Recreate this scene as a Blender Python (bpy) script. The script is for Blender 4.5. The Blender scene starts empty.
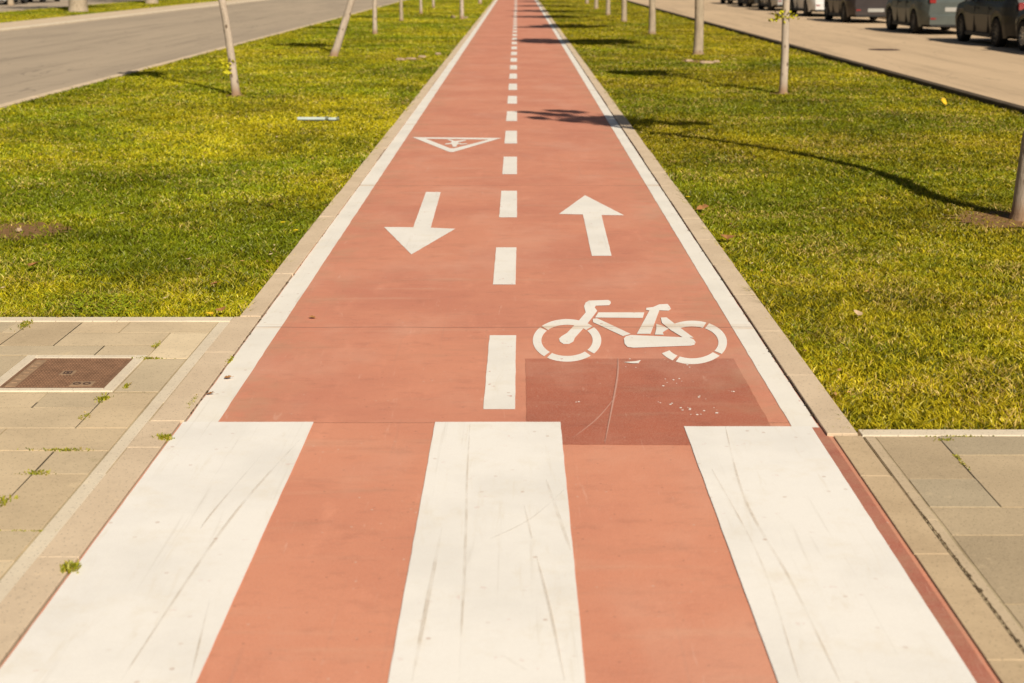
import bpy, bmesh, math, random
import numpy as np
from mathutils import Vector, Matrix

random.seed(4); rng = np.random.default_rng(11)
R = math.radians
scn = bpy.context.scene
COL = scn.collection

# ------------------------------------------------------------------ camera geometry (metres; y = along the path)
CAM_H = 1.7; FPX = 1430.0; PITCH = math.atan(371.5/FPX); CP, SP = math.cos(PITCH), math.sin(PITCH)
def G(u, v):
    """measured picture point -> its true place on the ground"""
    q = v+30.0
    D = FPX*CAM_H/(CP*q)
    return ((u-517.0)*CAM_H/(q*CP), (D-CAM_H*SP)/CP)

SUN_EL = R(37.5); AX, AY = -0.385, 0.923
cot = 1/math.tan(SUN_EL); SHX, SHY = AX*cot, AY*cot      # shadow displacement per metre of height

# ------------------------------------------------------------------ helpers
class MB:
    def __init__(s): s.v = []; s.f = []; s.c = None
    def box(s, x0, x1, y0, y1, z0, z1, bev=0.0):
        b = len(s.v)
        if bev <= 0:
            s.v += [(x0,y0,z0),(x1,y0,z0),(x1,y1,z0),(x0,y1,z0),(x0,y0,z1),(x1,y0,z1),(x1,y1,z1),(x0,y1,z1)]
            s.f += [[b+i for i in q] for q in ((0,3,2,1),(4,5,6,7),(0,1,5,4),(1,2,6,5),(2,3,7,6),(3,0,4,7))]
        else:
            e = bev
            s.v += [(x0,y0,z0),(x1,y0,z0),(x1,y1,z0),(x0,y1,z0),
                    (x0,y0,z1-e),(x1,y0,z1-e),(x1,y1,z1-e),(x0,y1,z1-e),
                    (x0+e,y0+e,z1),(x1-e,y0+e,z1),(x1-e,y1-e,z1),(x0+e,y1-e,z1)]
            s.f += [[b+i for i in q] for q in ((0,3,2,1),(0,1,5,4),(1,2,6,5),(2,3,7,6),(3,0,4,7),
                    (4,5,9,8),(5,6,10,9),(6,7,11,10),(7,4,8,11),(8,9,10,11))]
        return s
    def poly(s, pts, z):
        b = len(s.v); s.v += [(p[0],p[1],z) for p in pts]
        a = sum(pts[i][0]*pts[(i+1)%len(pts)][1]-pts[(i+1)%len(pts)][0]*pts[i][1] for i in range(len(pts)))
        idx = list(range(b, b+len(pts)))
        s.f.append(idx if a > 0 else idx[::-1]); return s
    def grid(s, rows):
        b = len(s.v); n = len(rows[0])
        for r in rows: s.v += [tuple(p) for p in r]
        for i in range(len(rows)-1):
            for j in range(n-1):
                s.f.append([b+i*n+j, b+i*n+j+1, b+(i+1)*n+j+1, b+(i+1)*n+j])
        return s
    def tube(s, pts, rad, n=8, cap=True):
        b = len(s.v); m = len(pts)
        P = [Vector(p) for p in pts]
        u = None
        for i in range(m):
            d = (P[min(i+1,m-1)]-P[max(i-1,0)]).normalized()
            if u is None:
                u = d.orthogonal().normalized()
            else:
                u = (u - d*u.dot(d)).normalized()
            w = d.cross(u)
            r = rad[i] if hasattr(rad,'__len__') else rad
            for k in range(n):
                a = 2*math.pi*k/n
                s.v.append(tuple(P[i]+(u*math.cos(a)+w*math.sin(a))*r))
        for i in range(m-1):
            for k in range(n):
                k2 = (k+1)%n
                s.f.append([b+i*n+k, b+i*n+k2, b+(i+1)*n+k2, b+(i+1)*n+k])
        if cap:
            s.f.append([b+k for k in range(n)][::-1]); s.f.append([b+(m-1)*n+k for k in range(n)])
        return s
    def lathe(s, prof, n=24, axis='x', c=(0,0,0)):
        b = len(s.v)
        for (h, r) in prof:
            for k in range(n):
                a = 2*math.pi*k/n
                s.v.append((c[0]+h, c[1]+r*math.cos(a), c[2]+r*math.sin(a)) if axis=='x' else (c[0]+r*math.cos(a), c[1]+r*math.sin(a), c[2]+h))
        for i in range(len(prof)-1):
            for k in range(n):
                k2=(k+1)%n
                s.f.append([b+i*n+k, b+(i+1)*n+k, b+(i+1)*n+k2, b+i*n+k2])
        return s
    def quad(s, a, b_, c, d):
        b = len(s.v); s.v += [tuple(a),tuple(b_),tuple(c),tuple(d)]; s.f.append([b,b+1,b+2,b+3]); return s
    def build(s, name, mat, parent=None, smooth=False):
        me = bpy.data.meshes.new(name); me.from_pydata(s.v, [], s.f); me.validate(); me.update()
        if smooth: me.polygons.foreach_set('use_smooth', [True]*len(me.polygons))
        o = bpy.data.objects.new(name, me); COL.objects.link(o)
        if mat is not None: me.materials.append(mat)
        if parent is not None: o.parent = parent
        return o

def tag(o, label=None, cat=None, group=None, kind=None):
    if label: o['label'] = label
    if cat: o['category'] = cat
    if group: o['group'] = group
    if kind: o['kind'] = kind
    return o
def empty(name, loc=(0,0,0), rz=0.0):
    o = bpy.data.objects.new(name, None); COL.objects.link(o); o.location = loc; o.rotation_euler = (0,0,rz)
    o.empty_display_size = .2
    return o
def cattr(o, colours):
    """per-vertex colour attribute"""
    a = o.data.color_attributes.new('tint', 'FLOAT_COLOR', 'POINT')
    a.data.foreach_set('color', np.asarray(colours, dtype=np.float32).ravel())

# ------------------------------------------------------------------ material helpers
class NT:
    def __init__(s, name):
        s.m = bpy.data.materials.new(name); s.m.use_nodes = True
        s.t = s.m.node_tree; s.n = s.t.nodes; s.l = s.t.links
        s.b = s.n['Principled BSDF']; s.out = s.n['Material Output']
        s.geo = s.n.new('ShaderNodeNewGeometry')
        s.pos = s.geo.outputs['Position']
        s.tc = s.n.new('ShaderNodeTexCoord').outputs['Object']
    def link(s, a, b): s.l.new(a, b)
    def _in(s, sock, v):
        if v is None: return
        if hasattr(v, 'is_output') or isinstance(v, bpy.types.NodeSocket): s.l.new(v, sock)
        elif isinstance(v, (tuple, list)) and len(v) == 3 and sock.type == 'RGBA': sock.default_value = (*v, 1)
        else: sock.default_value = v
    def scale(s, v, sc, loc=(0,0,0)):
        n = s.n.new('ShaderNodeMapping'); s.l.new(v, n.inputs[0]); n.inputs['Scale'].default_value = sc; n.inputs['Location'].default_value = loc
        return n.outputs[0]
    def noise(s, vec, scale, detail=4, rough=.55, dist=0.0):
        n = s.n.new('ShaderNodeTexNoise'); s.l.new(vec, n.inputs['Vector'])
        n.inputs['Scale'].default_value = scale; n.inputs['Detail'].default_value = detail
        n.inputs['Roughness'].default_value = rough; n.inputs['Distortion'].default_value = dist
        return n.outputs['Fac']
    def voro(s, vec, scale, feat='F1', flat=True):
        n = s.n.new('ShaderNodeTexVoronoi'); s.l.new(vec, n.inputs['Vector']); n.feature = feat; n.voronoi_dimensions = '2D' if flat else '3D'
        n.inputs['Scale'].default_value = scale
        return n.outputs['Distance']
    def ramp(s, fac, a, b, lo=0.0, hi=1.0):
        n = s.n.new('ShaderNodeMapRange'); n.interpolation_type = 'SMOOTHSTEP'
        s.l.new(fac, n.inputs[0]); n.inputs[1].default_value = a; n.inputs[2].default_value = b
        n.inputs[3].default_value = lo; n.inputs[4].default_value = hi
        return n.outputs[0]
    def math(s, op, a, b=None, c=None):
        n = s.n.new('ShaderNodeMath'); n.operation = op
        s._in(n.inputs[0], a); s._in(n.inputs[1], b)
        if c is not None: s._in(n.inputs[2], c)
        return n.outputs[0]
    def mix(s, fac, a, b, mode='MIX'):
        n = s.n.new('ShaderNodeMix'); n.data_type = 'RGBA'; n.blend_type = mode
        s._in(n.inputs[0], fac); s._in(n.inputs[6], a); s._in(n.inputs[7], b)
        return n.outputs[2]
    def attr(s, name):
        n = s.n.new('ShaderNodeAttribute'); n.attribute_name = name; return n.outputs['Color']
    def sep(s, vec):
        n = s.n.new('ShaderNodeSeparateXYZ'); s.l.new(vec, n.inputs[0]); return n.outputs
    def bump(s, h, strength=.3, dist=.01):
        n = s.n.new('ShaderNodeBump'); s.l.new(h, n.inputs['Height']); n.inputs['Strength'].default_value = strength; n.inputs['Distance'].default_value = dist
        s.l.new(n.outputs[0], s.b.inputs['Normal'])
    def done(s, col, rough=.8, spec=.3, metal=0.0):
        s._in(s.b.inputs['Base Color'], col); s._in(s.b.inputs['Roughness'], rough)
        s.b.inputs['Specular IOR Level'].default_value = spec; s._in(s.b.inputs['Metallic'], metal)
        return s.m

def joint_mask(t, k=4.8, first=6.84, half=.004):
    """thin contraction joints across the path every k metres"""
    p = t.sep(t.pos)
    wob = t.math('MULTIPLY', t.math('SUBTRACT', t.noise(t.pos, 3.0, 3), .5), .03)
    y = t.math('ADD', p[1], wob)
    q = t.math('PINGPONG', t.math('SUBTRACT', y, first), k/2)
    return t.ramp(q, half*.4, half*1.6, 1.0, 0.0)

def path_mat(name, base, dark, speck=.5):
    t = NT(name)
    big = t.noise(t.pos, .9, 5, .6)
    mid = t.noise(t.scale(t.pos, (3.2,.9,1)), 2.2, 6, .65)
    c = t.mix(t.ramp(big, .34, .68), base, dark)
    c = t.mix(t.ramp(mid, .52, .82, 0, .42), c, tuple(min(1, x*1.18+.03) for x in base))
    # pale dusty bands of wear lying across the path
    band = t.noise(t.scale(t.pos, (.35,2.6,1)), 2.4, 6, .62)
    c = t.mix(t.ramp(band, .54, .8, 0, .40), c, (.74,.44,.29))
    dirt = t.noise(t.scale(t.pos, (.6,3.0,1), (3,7,0)), 2.0, 6, .7)
    c = t.mix(t.ramp(dirt, .52, .8, 0, .50), c, (.42,.20,.12))
    # dark scattered stains
    st = t.noise(t.scale(t.pos, (1,1,1), (11,2,0)), 5.5, 6, .7)
    c = t.mix(t.ramp(st, .60, .78, 0, .36), c, (.30,.13,.08))
    st2 = t.noise(t.scale(t.pos, (.5,1.6,1), (1,12,0)), 18, 5, .75)
    c = t.mix(t.ramp(st2, .54, .76, 0, .30), c, (.45,.20,.13))
    sc = t.noise(t.scale(t.pos, (1.2,.12,1), (2,2,0)), 26, 3, .6, 1.5)
    c = t.mix(t.ramp(sc, .66, .74, 0, .25), c, (.85,.55,.42))
    # faint lengthwise wheel tracks
    tr = t.noise(t.scale(t.pos, (30,.5,1)), 1.0, 4, .6, .3)
    c = t.mix(t.ramp(tr, .62, .78, 0, .18), c, (.35,.2,.15))
    fine = t.noise(t.pos, 260, 3, .7)
    gr = t.noise(t.pos, 120, 4, .8)
    c = t.mix(t.ramp(gr, .52, .78, 0, .45), c, tuple(x*.55 for x in dark))
    bl = t.noise(t.scale(t.pos,(1,1.5,1),(8,4,0)), 6.5, 6, .72)
    c = t.mix(t.ramp(bl, .50, .72, 0, .38), c, tuple(x*.70 for x in dark))
    c = t.mix(t.ramp(fine, .35, .75, 0, .50), c, t.mix(.5, c, (.9,.62,.5)))
    v = t.voro(t.pos, 9.0)
    c = t.mix(t.math('MULTIPLY', t.ramp(v, .020, .05, 1, 0), t.ramp(t.noise(t.pos, 3.1, 3), .50, .66, 0, speck)), c, (.75,.62,.5))
    v2 = t.voro(t.scale(t.pos, (1,1,1), (5,5,0)), 5.0)
    c = t.mix(t.math('MULTIPLY', t.ramp(v2, .010, .028, 1, 0), .32), c, (.12,.06,.05))
    ex = t.math('ABSOLUTE', t.math('ADD', t.sep(t.pos)[0], .05))
    ed = t.math('MULTIPLY', t.ramp(ex, .70, 1.15), t.ramp(t.noise(t.pos, 3.5, 6, .7), .40, .68, 0, .45))
    c = t.mix(ed, c, (.50,.31,.19))
    fd = t.noise(t.scale(t.pos,(1,.6,1),(21,6,0)), 1.6, 4, .6)
    c = t.mix(t.ramp(fd, .48, .70, 0, .22), c, (.80,.47,.34))
    j = joint_mask(t)
    c = t.mix(t.math('MULTIPLY', j, .75), c, (.2,.12,.09))
    h = t.math('ADD', t.math('MULTIPLY', fine, .6), t.noise(t.pos, 60, 4))
    t.bump(t.math('SUBTRACT', h, t.math('MULTIPLY', j, 2.0)), .35, .004)
    return t.done(c, t.ramp(big, .3, .7, .62, .82), .35)

def white_mat(name, wear=.5, base=(.93,.865,.76), under=(.60,.25,.18)):
    t = NT(name)
    big = t.noise(t.pos, 1.7, 5, .6)
    c = t.mix(t.ramp(big, .36, .7), base, tuple(x*.90 for x in base))
    tr = t.noise(t.scale(t.pos, (26,.7,1)), 1.2, 5, .6, .5)
    c = t.mix(t.ramp(tr, .60, .76, 0, .30), c, (.50,.43,.34))
    tr2 = t.noise(t.scale(t.pos, (9,1.1,1), (4,1,0)), 2.2, 6, .7, .8)
    c = t.mix(t.ramp(tr2, .54, .8, 0, .42), c, (.74,.64,.48))
    sm = t.noise(t.scale(t.pos,(1,1,1),(6,2,0)), 4.5, 6, .7)
    c = t.mix(t.ramp(sm, .50, .75, 0, .28), c, (.78,.66,.46))
    fine = t.noise(t.pos, 190, 3, .7)
    c = t.mix(t.ramp(fine, .3, .7, 0, .10), c, (.6,.5,.4))
    # grit spots
    v = t.voro(t.scale(t.pos, (1,1,1), (2,9,0)), 6.5)
    c = t.mix(t.math('MULTIPLY', t.ramp(v, .03, .06, 1, 0), t.ramp(t.noise(t.pos, 2.7, 3), .47, .62, 0, .42)), c, (.45,.24,.14))
    # flakes gone down to the red coat
    f1 = t.noise(t.pos, 14, 7, .72); f2 = t.noise(t.scale(t.pos,(1,1,1),(7,3,0)), 2.1, 3)
    m = t.math('MULTIPLY', t.ramp(f1, .635, .66), t.ramp(f2, .45, .55))
    c = t.mix(t.math('MULTIPLY', m, wear), c, under)
    stn = t.noise(t.scale(t.pos,(.5,3.5,1),(1,5,0)), 2.4, 5, .65)
    c = t.mix(t.math('MULTIPLY', joint_mask(t, half=.05), t.ramp(stn, .40, .62, 0, .55)), c, (.72,.50,.30))
    j = joint_mask(t)
    c = t.mix(t.math('MULTIPLY', j, .6), c, (.3,.2,.15))
    t.bump(t.math('SUBTRACT', t.math('ADD', t.math('MULTIPLY', fine, .5), f1), t.math('MULTIPLY', m, wear)), .25, .004)
    return t.done(c, .62, .35)

def concrete_mat(name, a, b, moss=.25, tint=False):
    t = NT(name); cold = t.noise(t.pos, 1.1, 4)
    n1 = t.noise(t.pos, 2.3, 6, .62); n2 = t.noise(t.pos, 22, 6, .7); n3 = t.noise(t.pos, 230, 3, .7)
    c = t.mix(t.ramp(n1, .32, .7), a, b)
    if tint: c = t.mix(1.0, c, t.attr('tint'), 'MULTIPLY')
    c = t.mix(t.ramp(n2, .5, .8, 0, .42), c, tuple(x*.62 for x in b))
    c = t.mix(t.ramp(n3, .3, .75, 0, .30), c, tuple(min(1,x*1.35) for x in a))
    lg = t.noise(t.scale(t.pos,(1,1,1),(3,3,0)), 7, 5, .7)
    c = t.mix(t.ramp(lg, .60, .74, 0, .5), c, (min(1,a[0]*1.3),min(1,a[1]*1.27),min(1,a[2]*1.2)))
    sp = t.voro(t.pos, 34)
    c = t.mix(t.math('MULTIPLY', t.ramp(sp, .05, .12, 1, 0), .45), c, (.13,.10,.07))
    if moss:
        ms = t.noise(t.scale(t.pos,(1,1,1),(9,1,0)), 5, 6, .75)
        c = t.mix(t.ramp(ms, .62, .75, 0, moss), c, (.20,.17,.06))
    t.bump(t.math('ADD', t.math('MULTIPLY', n3, .4), n2), .4, .005)
    return t.done(c, .9, .2)

M = {}
M['path'] = path_mat('red_path_coating', (.715,.275,.160), (.59,.205,.122))
M['crossing'] = path_mat('pale_red_crossing_coating', (.75,.298,.172), (.65,.238,.138), .6)  # slightly more orange repaint; sun glare is also put into this lighter colour
M['patch'] = path_mat('dark_red_repair_coating', (.49,.135,.068), (.39,.102,.054), .6)
M['border'] = path_mat('dark_red_border_coating', (.46,.140,.085), (.38,.11,.065), .6)
M['white'] = white_mat('white_road_paint', .9, (.965,.915,.83))
M['white_edge'] = white_mat('white_edge_paint', .6, (.955,.90,.80))
M['white_bar'] = white_mat('white_crossing_paint', .2, (.975,.93,.855))
M['kerb'] = concrete_mat('pale_kerb_concrete', (.70,.55,.385), (.60,.465,.32), .4)
M['kerb_dull'] = concrete_mat('dull_kerb_concrete', (.60,.45,.28), (.49,.36,.22), .4)
M['strip_dull'] = concrete_mat('dull_mortar_strip', (.60,.47,.31), (.50,.385,.25), .3)
M['strip'] = concrete_mat('cream_mortar_strip', (.76,.65,.49), (.66,.55,.41), .1)
M['slab'] = concrete_mat('grey_paving_concrete', (.62,.495,.325), (.51,.405,.265), .25, True)
M['joint'] = concrete_mat('sandy_paving_joint', (.52,.42,.26), (.28,.21,.12), .6)
M['gap'] = concrete_mat('dark_crack_dirt', (.10,.08,.05), (.05,.04,.025), .6)

def road_mat(name, a, b):
    t = NT(name)
    n1 = t.noise(t.scale(t.pos,(.6,.08,1)), 1.0, 5, .6); n3 = t.noise(t.pos, 60, 4, .7)
    c = t.mix(t.ramp(n1, .3, .7), a, b)
    n2 = t.noise(t.scale(t.pos,(1.6,.10,1),(5,5,0)), 1.3, 6, .65)
    c = t.mix(t.ramp(n2, .48, .72, 0, .65), c, tuple(x*.68 for x in b))
    n4 = t.noise(t.pos, 1.5, 6, .7)
    c = t.mix(t.ramp(n4, .55, .8, 0, .3), c, tuple(x*.6 for x in b))
    cr = t.noise(t.scale(t.pos,(1,.25,1)), .9, 3, .5, 1.0)
    cr = t.math('ABSOLUTE', t.math('SUBTRACT', cr, .5))
    c = t.mix(t.ramp(cr, .0015, .005, .4, 0), c, (.12,.1,.08))
    c = t.mix(t.ramp(n3, .3, .7, 0, .25), c, tuple(min(1,x*1.3) for x in a))
    t.bump(n3, .4, .01)
    return t.done(c, .85, .3)
M['road_r'] = road_mat('sandy_worn_asphalt', (.66,.48,.300), (.55,.40,.25))
M['road_l'] = road_mat('grey_worn_asphalt', (.48,.38,.27), (.39,.31,.225))

def lawn_mat():
    t = NT('lawn_turf')
    n1 = t.noise(t.pos, .55, 5, .6); n2 = t.noise(t.pos, 4.5, 6, .7); n3 = t.noise(t.pos, 70, 4, .75)
    c = t.mix(t.ramp(n1, .3, .7), (.17,.15,.010), (.24,.19,.014))
    c = t.mix(t.ramp(n2, .4, .75, 0, .6), c, (.17,.13,.035))
    c = t.mix(t.ramp(n3, .35, .7, 0, .6), c, (.035,.035,.006))
    t.bump(t.math('ADD', n3, n2), 1.0, .03)
    return t.done(c, .95, .1)
M['lawn'] = lawn_mat()
def soil_mat():
    t = NT('bare_red_soil')
    n2 = t.noise(t.pos, 9, 6, .7); n3 = t.noise(t.pos, 90, 4, .75)
    c = t.mix(t.ramp(n2, .3, .7), (.40,.22,.095), (.30,.17,.07))
    c = t.mix(t.ramp(n3, .4, .7, 0, .6), c, (.38,.22,.11))
    v = t.voro(t.pos, 30); c = t.mix(t.ramp(v, .06, .14, .7, 0), c, (.5,.36,.2))
    t.bump(t.math('ADD', n3, n2), 1.0, .02)
    return t.done(c, .95, .1)
M['soil'] = soil_mat()

def blade_mat(name='grass_blade'):
    t = NT(name)
    c = t.attr('tint')
    t.n.remove(t.b)
    d = t.n.new('ShaderNodeBsdfDiffuse'); tr = t.n.new('ShaderNodeBsdfTranslucent'); g = t.n.new('ShaderNodeBsdfGlossy')
    t.l.new(c, d.inputs[0]); t.l.new(t.mix(1.0, c, (1.0,1.0,.5), 'MULTIPLY'), tr.inputs[0]); g.inputs['Roughness'].default_value = .45
    g.inputs[0].default_value = (.9,.85,.6,1)
    m1 = t.n.new('ShaderNodeMixShader'); m1.inputs[0].default_value = .28; t.l.new(d.outputs[0], m1.inputs[1]); t.l.new(tr.outputs[0], m1.inputs[2])
    m2 = t.n.new('ShaderNodeMixShader'); m2.inputs[0].default_value = .04; t.l.new(m1.outputs[0], m2.inputs[1]); t.l.new(g.outputs[0], m2.inputs[2])
    t.l.new(m2.outputs[0], t.out.inputs[0])
    return t.m
M['blade'] = blade_mat()

def simple(name, col, rough=.6, spec=.4, metal=0., var=.15, sc=8.):
    t = NT(name)
    n = t.noise(t.tc, sc, 5, .65)
    c = t.mix(t.ramp(n, .3, .75), col, tuple(x*(1-var) for x in col))
    n2 = t.noise(t.tc, sc*12, 3, .7)
    c = t.mix(t.ramp(n2, .4, .8, 0, var), c, tuple(min(1,x*1.4+.02) for x in col))
    return t.done(c, rough, spec, metal)

def bark_mat(name, pale, base, low=.16):
    t = NT(name)
    p = t.sep(t.tc)
    n = t.noise(t.scale(t.tc,(1,1,.25)), 14, 6, .7); n2 = t.noise(t.scale(t.tc,(1,1,.5)), 50, 4, .7); n4 = t.noise(t.tc, 3.0, 4, .6)
    c = t.mix(t.ramp(n, .3, .7), pale, tuple(x*.72 for x in pale))
    c = t.mix(t.ramp(n2, .5, .8, 0, .4), c, (.2,.14,.09))
    c = t.mix(t.ramp(n4, .55, .7, 0, .5), c, (.30,.22,.15))
    kn = t.voro(t.scale(t.tc,(1,1,.6)), 9.0, 'F1', False)
    c = t.mix(t.ramp(kn, .10, .22, .8, 0), c, (.10,.06,.035))
    z = t.math('ADD', p[2], t.math('MULTIPLY', t.math('SUBTRACT', n, .5), .16))
    c = t.mix(t.ramp(z, low*.2, low*1.3, .85, 0), c, base)
    t.bump(t.math('ADD', n, n2), .6, .01)
    return t.done(c, .9, .15)
M['bark_pale'] = bark_mat('whitewashed_bark', (.60,.49,.38), (.30,.18,.10))
M['bark_grey'] = bark_mat('pale_tan_bark', (.50,.40,.28), (.30,.20,.12), .10)
M['leaf'] = simple('young_tree_leaf', (.12,.15,.012), .6, .3, 0, .35, 6)
M['sprig'] = simple('yellow_green_sprig_leaf', (.55,.50,.015), .6, .3, 0, .3, 20)

def rough_edge(pts, step=.05, amp=.0025):
    out = []
    for i in range(len(pts)):
        a, b = pts[i], pts[(i+1)%len(pts)]
        L = math.hypot(b[0]-a[0], b[1]-a[1]); n = max(1, min(120, int(L/step)))
        for k in range(n):
            f = k/n; q = amp if k else amp*.4
            out.append((a[0]+(b[0]-a[0])*f+random.uniform(-q,q), a[1]+(b[1]-a[1])*f+random.uniform(-q,q)))
    return out
# ------------------------------------------------------------------ ground sheets
def sheet(name, x0, x1, y0, y1, z, mat, nx=1, ny=1):
    m = MB()
    xs = np.linspace(x0, x1, nx+1); ys = np.linspace(y0, y1, ny+1)
    m.grid([[(x, y, z) for x in xs] for y in ys])
    return tag(m.build(name, mat), kind='structure')
YF = 420.0
XL, XR = -6.62, 6.20
sheet('ground', -700, 700, -60, 1300, -.16, M['lawn'])
sheet('lawn', XL, -1.40, 7.03, YF, -.022, M['lawn']); sheet('lawn', 1.285, XR, 5.20, YF, -.022, M['lawn'])
# path: a repair band, the main coating, the crossing coating
sheet('cycle_path', -1.290, 1.163, 5.30, YF, .0, M['path'])
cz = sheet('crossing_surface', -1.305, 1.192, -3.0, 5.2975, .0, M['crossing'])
m = MB(); m.poly([(1.131,5.232),(1.131,-3),(1.192,-3),(1.176,5.232)], .0012)
tag(m.build('crossing_border', M['border']), kind='structure')
m = MB(); m.poly(rough_edge([(.037,5.035),(.037,6.245),(.98,6.245),(.98,5.02)],.05,.002), .0012)
tag(m.build('repair_patch', M['patch']), kind='structure')
# kerbs
def kerb_run(name, xa, xb, y0, y1, z1, mat, L=1.0, jit=.004):
    m = MB(); y = y0
    while y < y1-.02:
        l = min(L*random.uniform(.96,1.04), y1-y)
        m.box(xa+random.uniform(-jit,jit), xb+random.uniform(-jit,jit), y+.0012, y+l-.0012, -.12, z1+random.uniform(-.0008,.0008), .0018)
        y += l
    return tag(m.build(name, mat), kind='structure')
kerb_run('kerb', -1.402, -1.292, 7.03, 200, .012, M['kerb'])
kerb_run('kerb', -1.430, -1.309, -3.0, 5.3, .007, M['kerb'], jit=.002)
kerb_run('kerb', -1.428, -1.294, 5.302, 7.028, .008, M['kerb'], jit=.002)
kerb_run('kerb', 1.169, 1.288, 5.13, 200, .012, M['kerb'], L=.8, jit=.0045)
kerb_run('kerb', 1.194, 1.298, -3.0, 5.122, .006, M['kerb_dull'], L=.7, jit=.0025)
# dirt filled cracks beside the kerbs (one sheet under them)
sheet('crack_bed', 1.10, 1.284, -3.0, 200, -.008, M['gap']); sheet('crack_bed', -1.398, -1.2, -3.0, 200, -.010, M['gap'])
sheet('crack_bed', 1.2845, 1.36, -3.0, 5.12, -.008, M['gap']); sheet('crack_bed', -1.52, -1.3985, -3.0, 6.94, -.010, M['gap'])
m = MB()
y = -3.0
while y < 6.93:
    l = min(random.uniform(.8,1.6), 6.93-y); m.box(-1.488+random.uniform(-.006,.004), -1.434+random.uniform(-.003,.003), y, y+l, -.03, .004+random.uniform(-.0005,.0005), .001); y += l
tag(m.build('mortar_strip', M['strip']), kind='structure')
m = MB(); y = -3.0
while y < 5.12:
    l = min(random.uniform(.8,1.6), 5.12-y); m.box(1.312+random.uniform(-.004,.003), 1.345+random.uniform(-.003,.003), y, y+l, -.03, .003+random.uniform(-.0005,.0005), .001); y += l
tag(m.build('mortar_strip', M['strip_dull']), kind='structure')
m = MB()
x = -14.0
while x < -1.43:
    l = min(1.0, -1.432-x); m.box(x+.002, x+l-.002, 6.945, 7.028, -.05, .006, .0015); x += 1.0
x = 1.30
while x < 14: m.box(x+.002, x+.998, 5.128, 5.198, -.05, .006, .0015); x += 1.0
tag(m.build('lawn_edging', M['strip']), kind='structure')

# ------------------------------------------------------------------ paving slabs
def paving(name, rects, jointrect):
    m = MB(); tint = []
    for (x0,x1,y0,y1) in rects:
        g = random.uniform(.0022,.0040); n0 = len(m.v)
        z = .0022+random.uniform(-.0008,.0008)
        m.box(x0+g, x1-g, y0+g, y1-g, -.03, z, .0008)
        v = random.uniform(.86,1.16)*(.76 if x0 > 0 else 1.0)*(1.22 if (x0,y0) == (-1.68,6.245) else 1.0); w = random.uniform(-.015,.045)
        tx, ty = random.uniform(-.001,.001), random.uniform(-.001,.001)
        for i in range(n0, len(m.v)):
            a = m.v[i]
            m.v[i] = (a[0]+random.uniform(-.001,.001), a[1]+random.uniform(-.001,.001), a[2]+(a[0]-x0)*tx+(a[1]-y0)*ty)
            tint.append((v+w, v, v-w, 1))
    o = tag(m.build(name, M['slab']), kind='structure'); cattr(o, tint)
    sheet('paving_joint', *jointrect, .0, M['joint'])
    return o
def cols(edges, y0, y1): return [(edges[i], edges[i+1], y0, y1) for i in range(len(edges)-1)]
EL = -1.492
rl = []
rl += [(-2.17,-1.93,6.72,6.942),(-1.93,EL,6.72,6.942),(-2.425,-2.17,6.475,6.942)]
rl += [(-2.17,-1.68,6.475,6.72),(-1.68,EL,6.245,6.72)]
rl += [(-2.45,-1.93,6.30,6.475),(-1.93,-1.68,6.30,6.475)]
rl += [(-1.68,EL,5.71,6.235)]
rl += [(-1.95,-1.695,5.49,5.70),(-2.40,-1.95,5.49,5.70),(-1.695,EL,5.226,5.70),(-2.42,-1.695,5.226,5.49)]
rl += [(-1.955,EL,4.96,5.226),(-2.45,-1.955,4.96,5.226)]
rl += [(-1.69,EL,4.71,4.96),(-1.69,EL,4.19,4.71),(-2.19,-1.69,4.45,4.96),(-2.19,-1.69,3.95,4.45),(-1.69,EL,3.95,4.19)]
rl += [(-1.95,EL,3.70,3.95),(-2.19,-1.95,3.70,3.95)]
def fill(rl, xa, xb, y0, y1, seed):
    rr = random.Random(seed); y = y0; k = 0
    while y < y1-.01:
        h = min(.25, y1-y); x = xa - rr.choice((0,.12,.25,.37))
        while x < xb-.01:
            l = rr.choice((.25,.5,.5)); a, b = max(x,xa), min(x+l, xb)
            if b-a > .02: rl.append((a,b,y,y+h))
            x += l
        y += h
fill(rl, -9, -2.425, 6.475, 6.942, 1); fill(rl, -9, -2.45, 5.70, 6.475, 2); fill(rl, -9, -2.42, 5.226, 5.70, 3)
fill(rl, -9, -2.45, 4.96, 5.226, 4); fill(rl, -9, -2.19, 3.70, 4.96, 5); fill(rl, -9, EL, -3, 3.70, 6)
rl = [r for r in rl if not (abs(r[0]+2.40)<.001 and False)]
rl.append((-2.45,-2.235,5.71,6.295))
paving('paving', rl, (-9, -1.43, -3, 6.95))
rr_ = [(1.349,1.584,4.66,5.125),(1.349,1.584,4.39,4.66),(1.584,1.95,4.91,5.125),(1.584,2.0,4.39,4.91),
       (1.349,1.82,4.15,4.39),(1.82,2.2,4.15,4.39),(1.349,1.80,3.65,4.15),(1.80,2.2,3.65,4.15)]
fill(rr_, 1.95, 9, 4.91, 5.125, 7); fill(rr_, 2.0, 9, 4.39, 4.91, 8); fill(rr_, 2.2, 9, 3.65, 4.39, 9); fill(rr_, 1.349, 9, -3, 3.65, 10)
paving('paving', rr_, (1.305, 9, -3, 5.125))

for (xa,xb,ya,yb) in ((-2.43,-2.42,6.475,6.94),(-2.175,-2.165,6.475,6.92),(-1.935,-1.925,6.30,6.47),(-1.70,-1.69,5.23,5.70),(-1.695,-1.685,4.46,4.95),(-1.955,-1.945,5.49,5.57),
                      (1.579,1.589,4.40,5.09),(-2.4,-1.7,6.470,6.480),(-2.4,-1.7,5.485,5.495),(-2.2,-1.5,6.715,6.725)):
    sheet('paving_crack', xa, xb, ya, yb, .0007, M['gap'])
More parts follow.
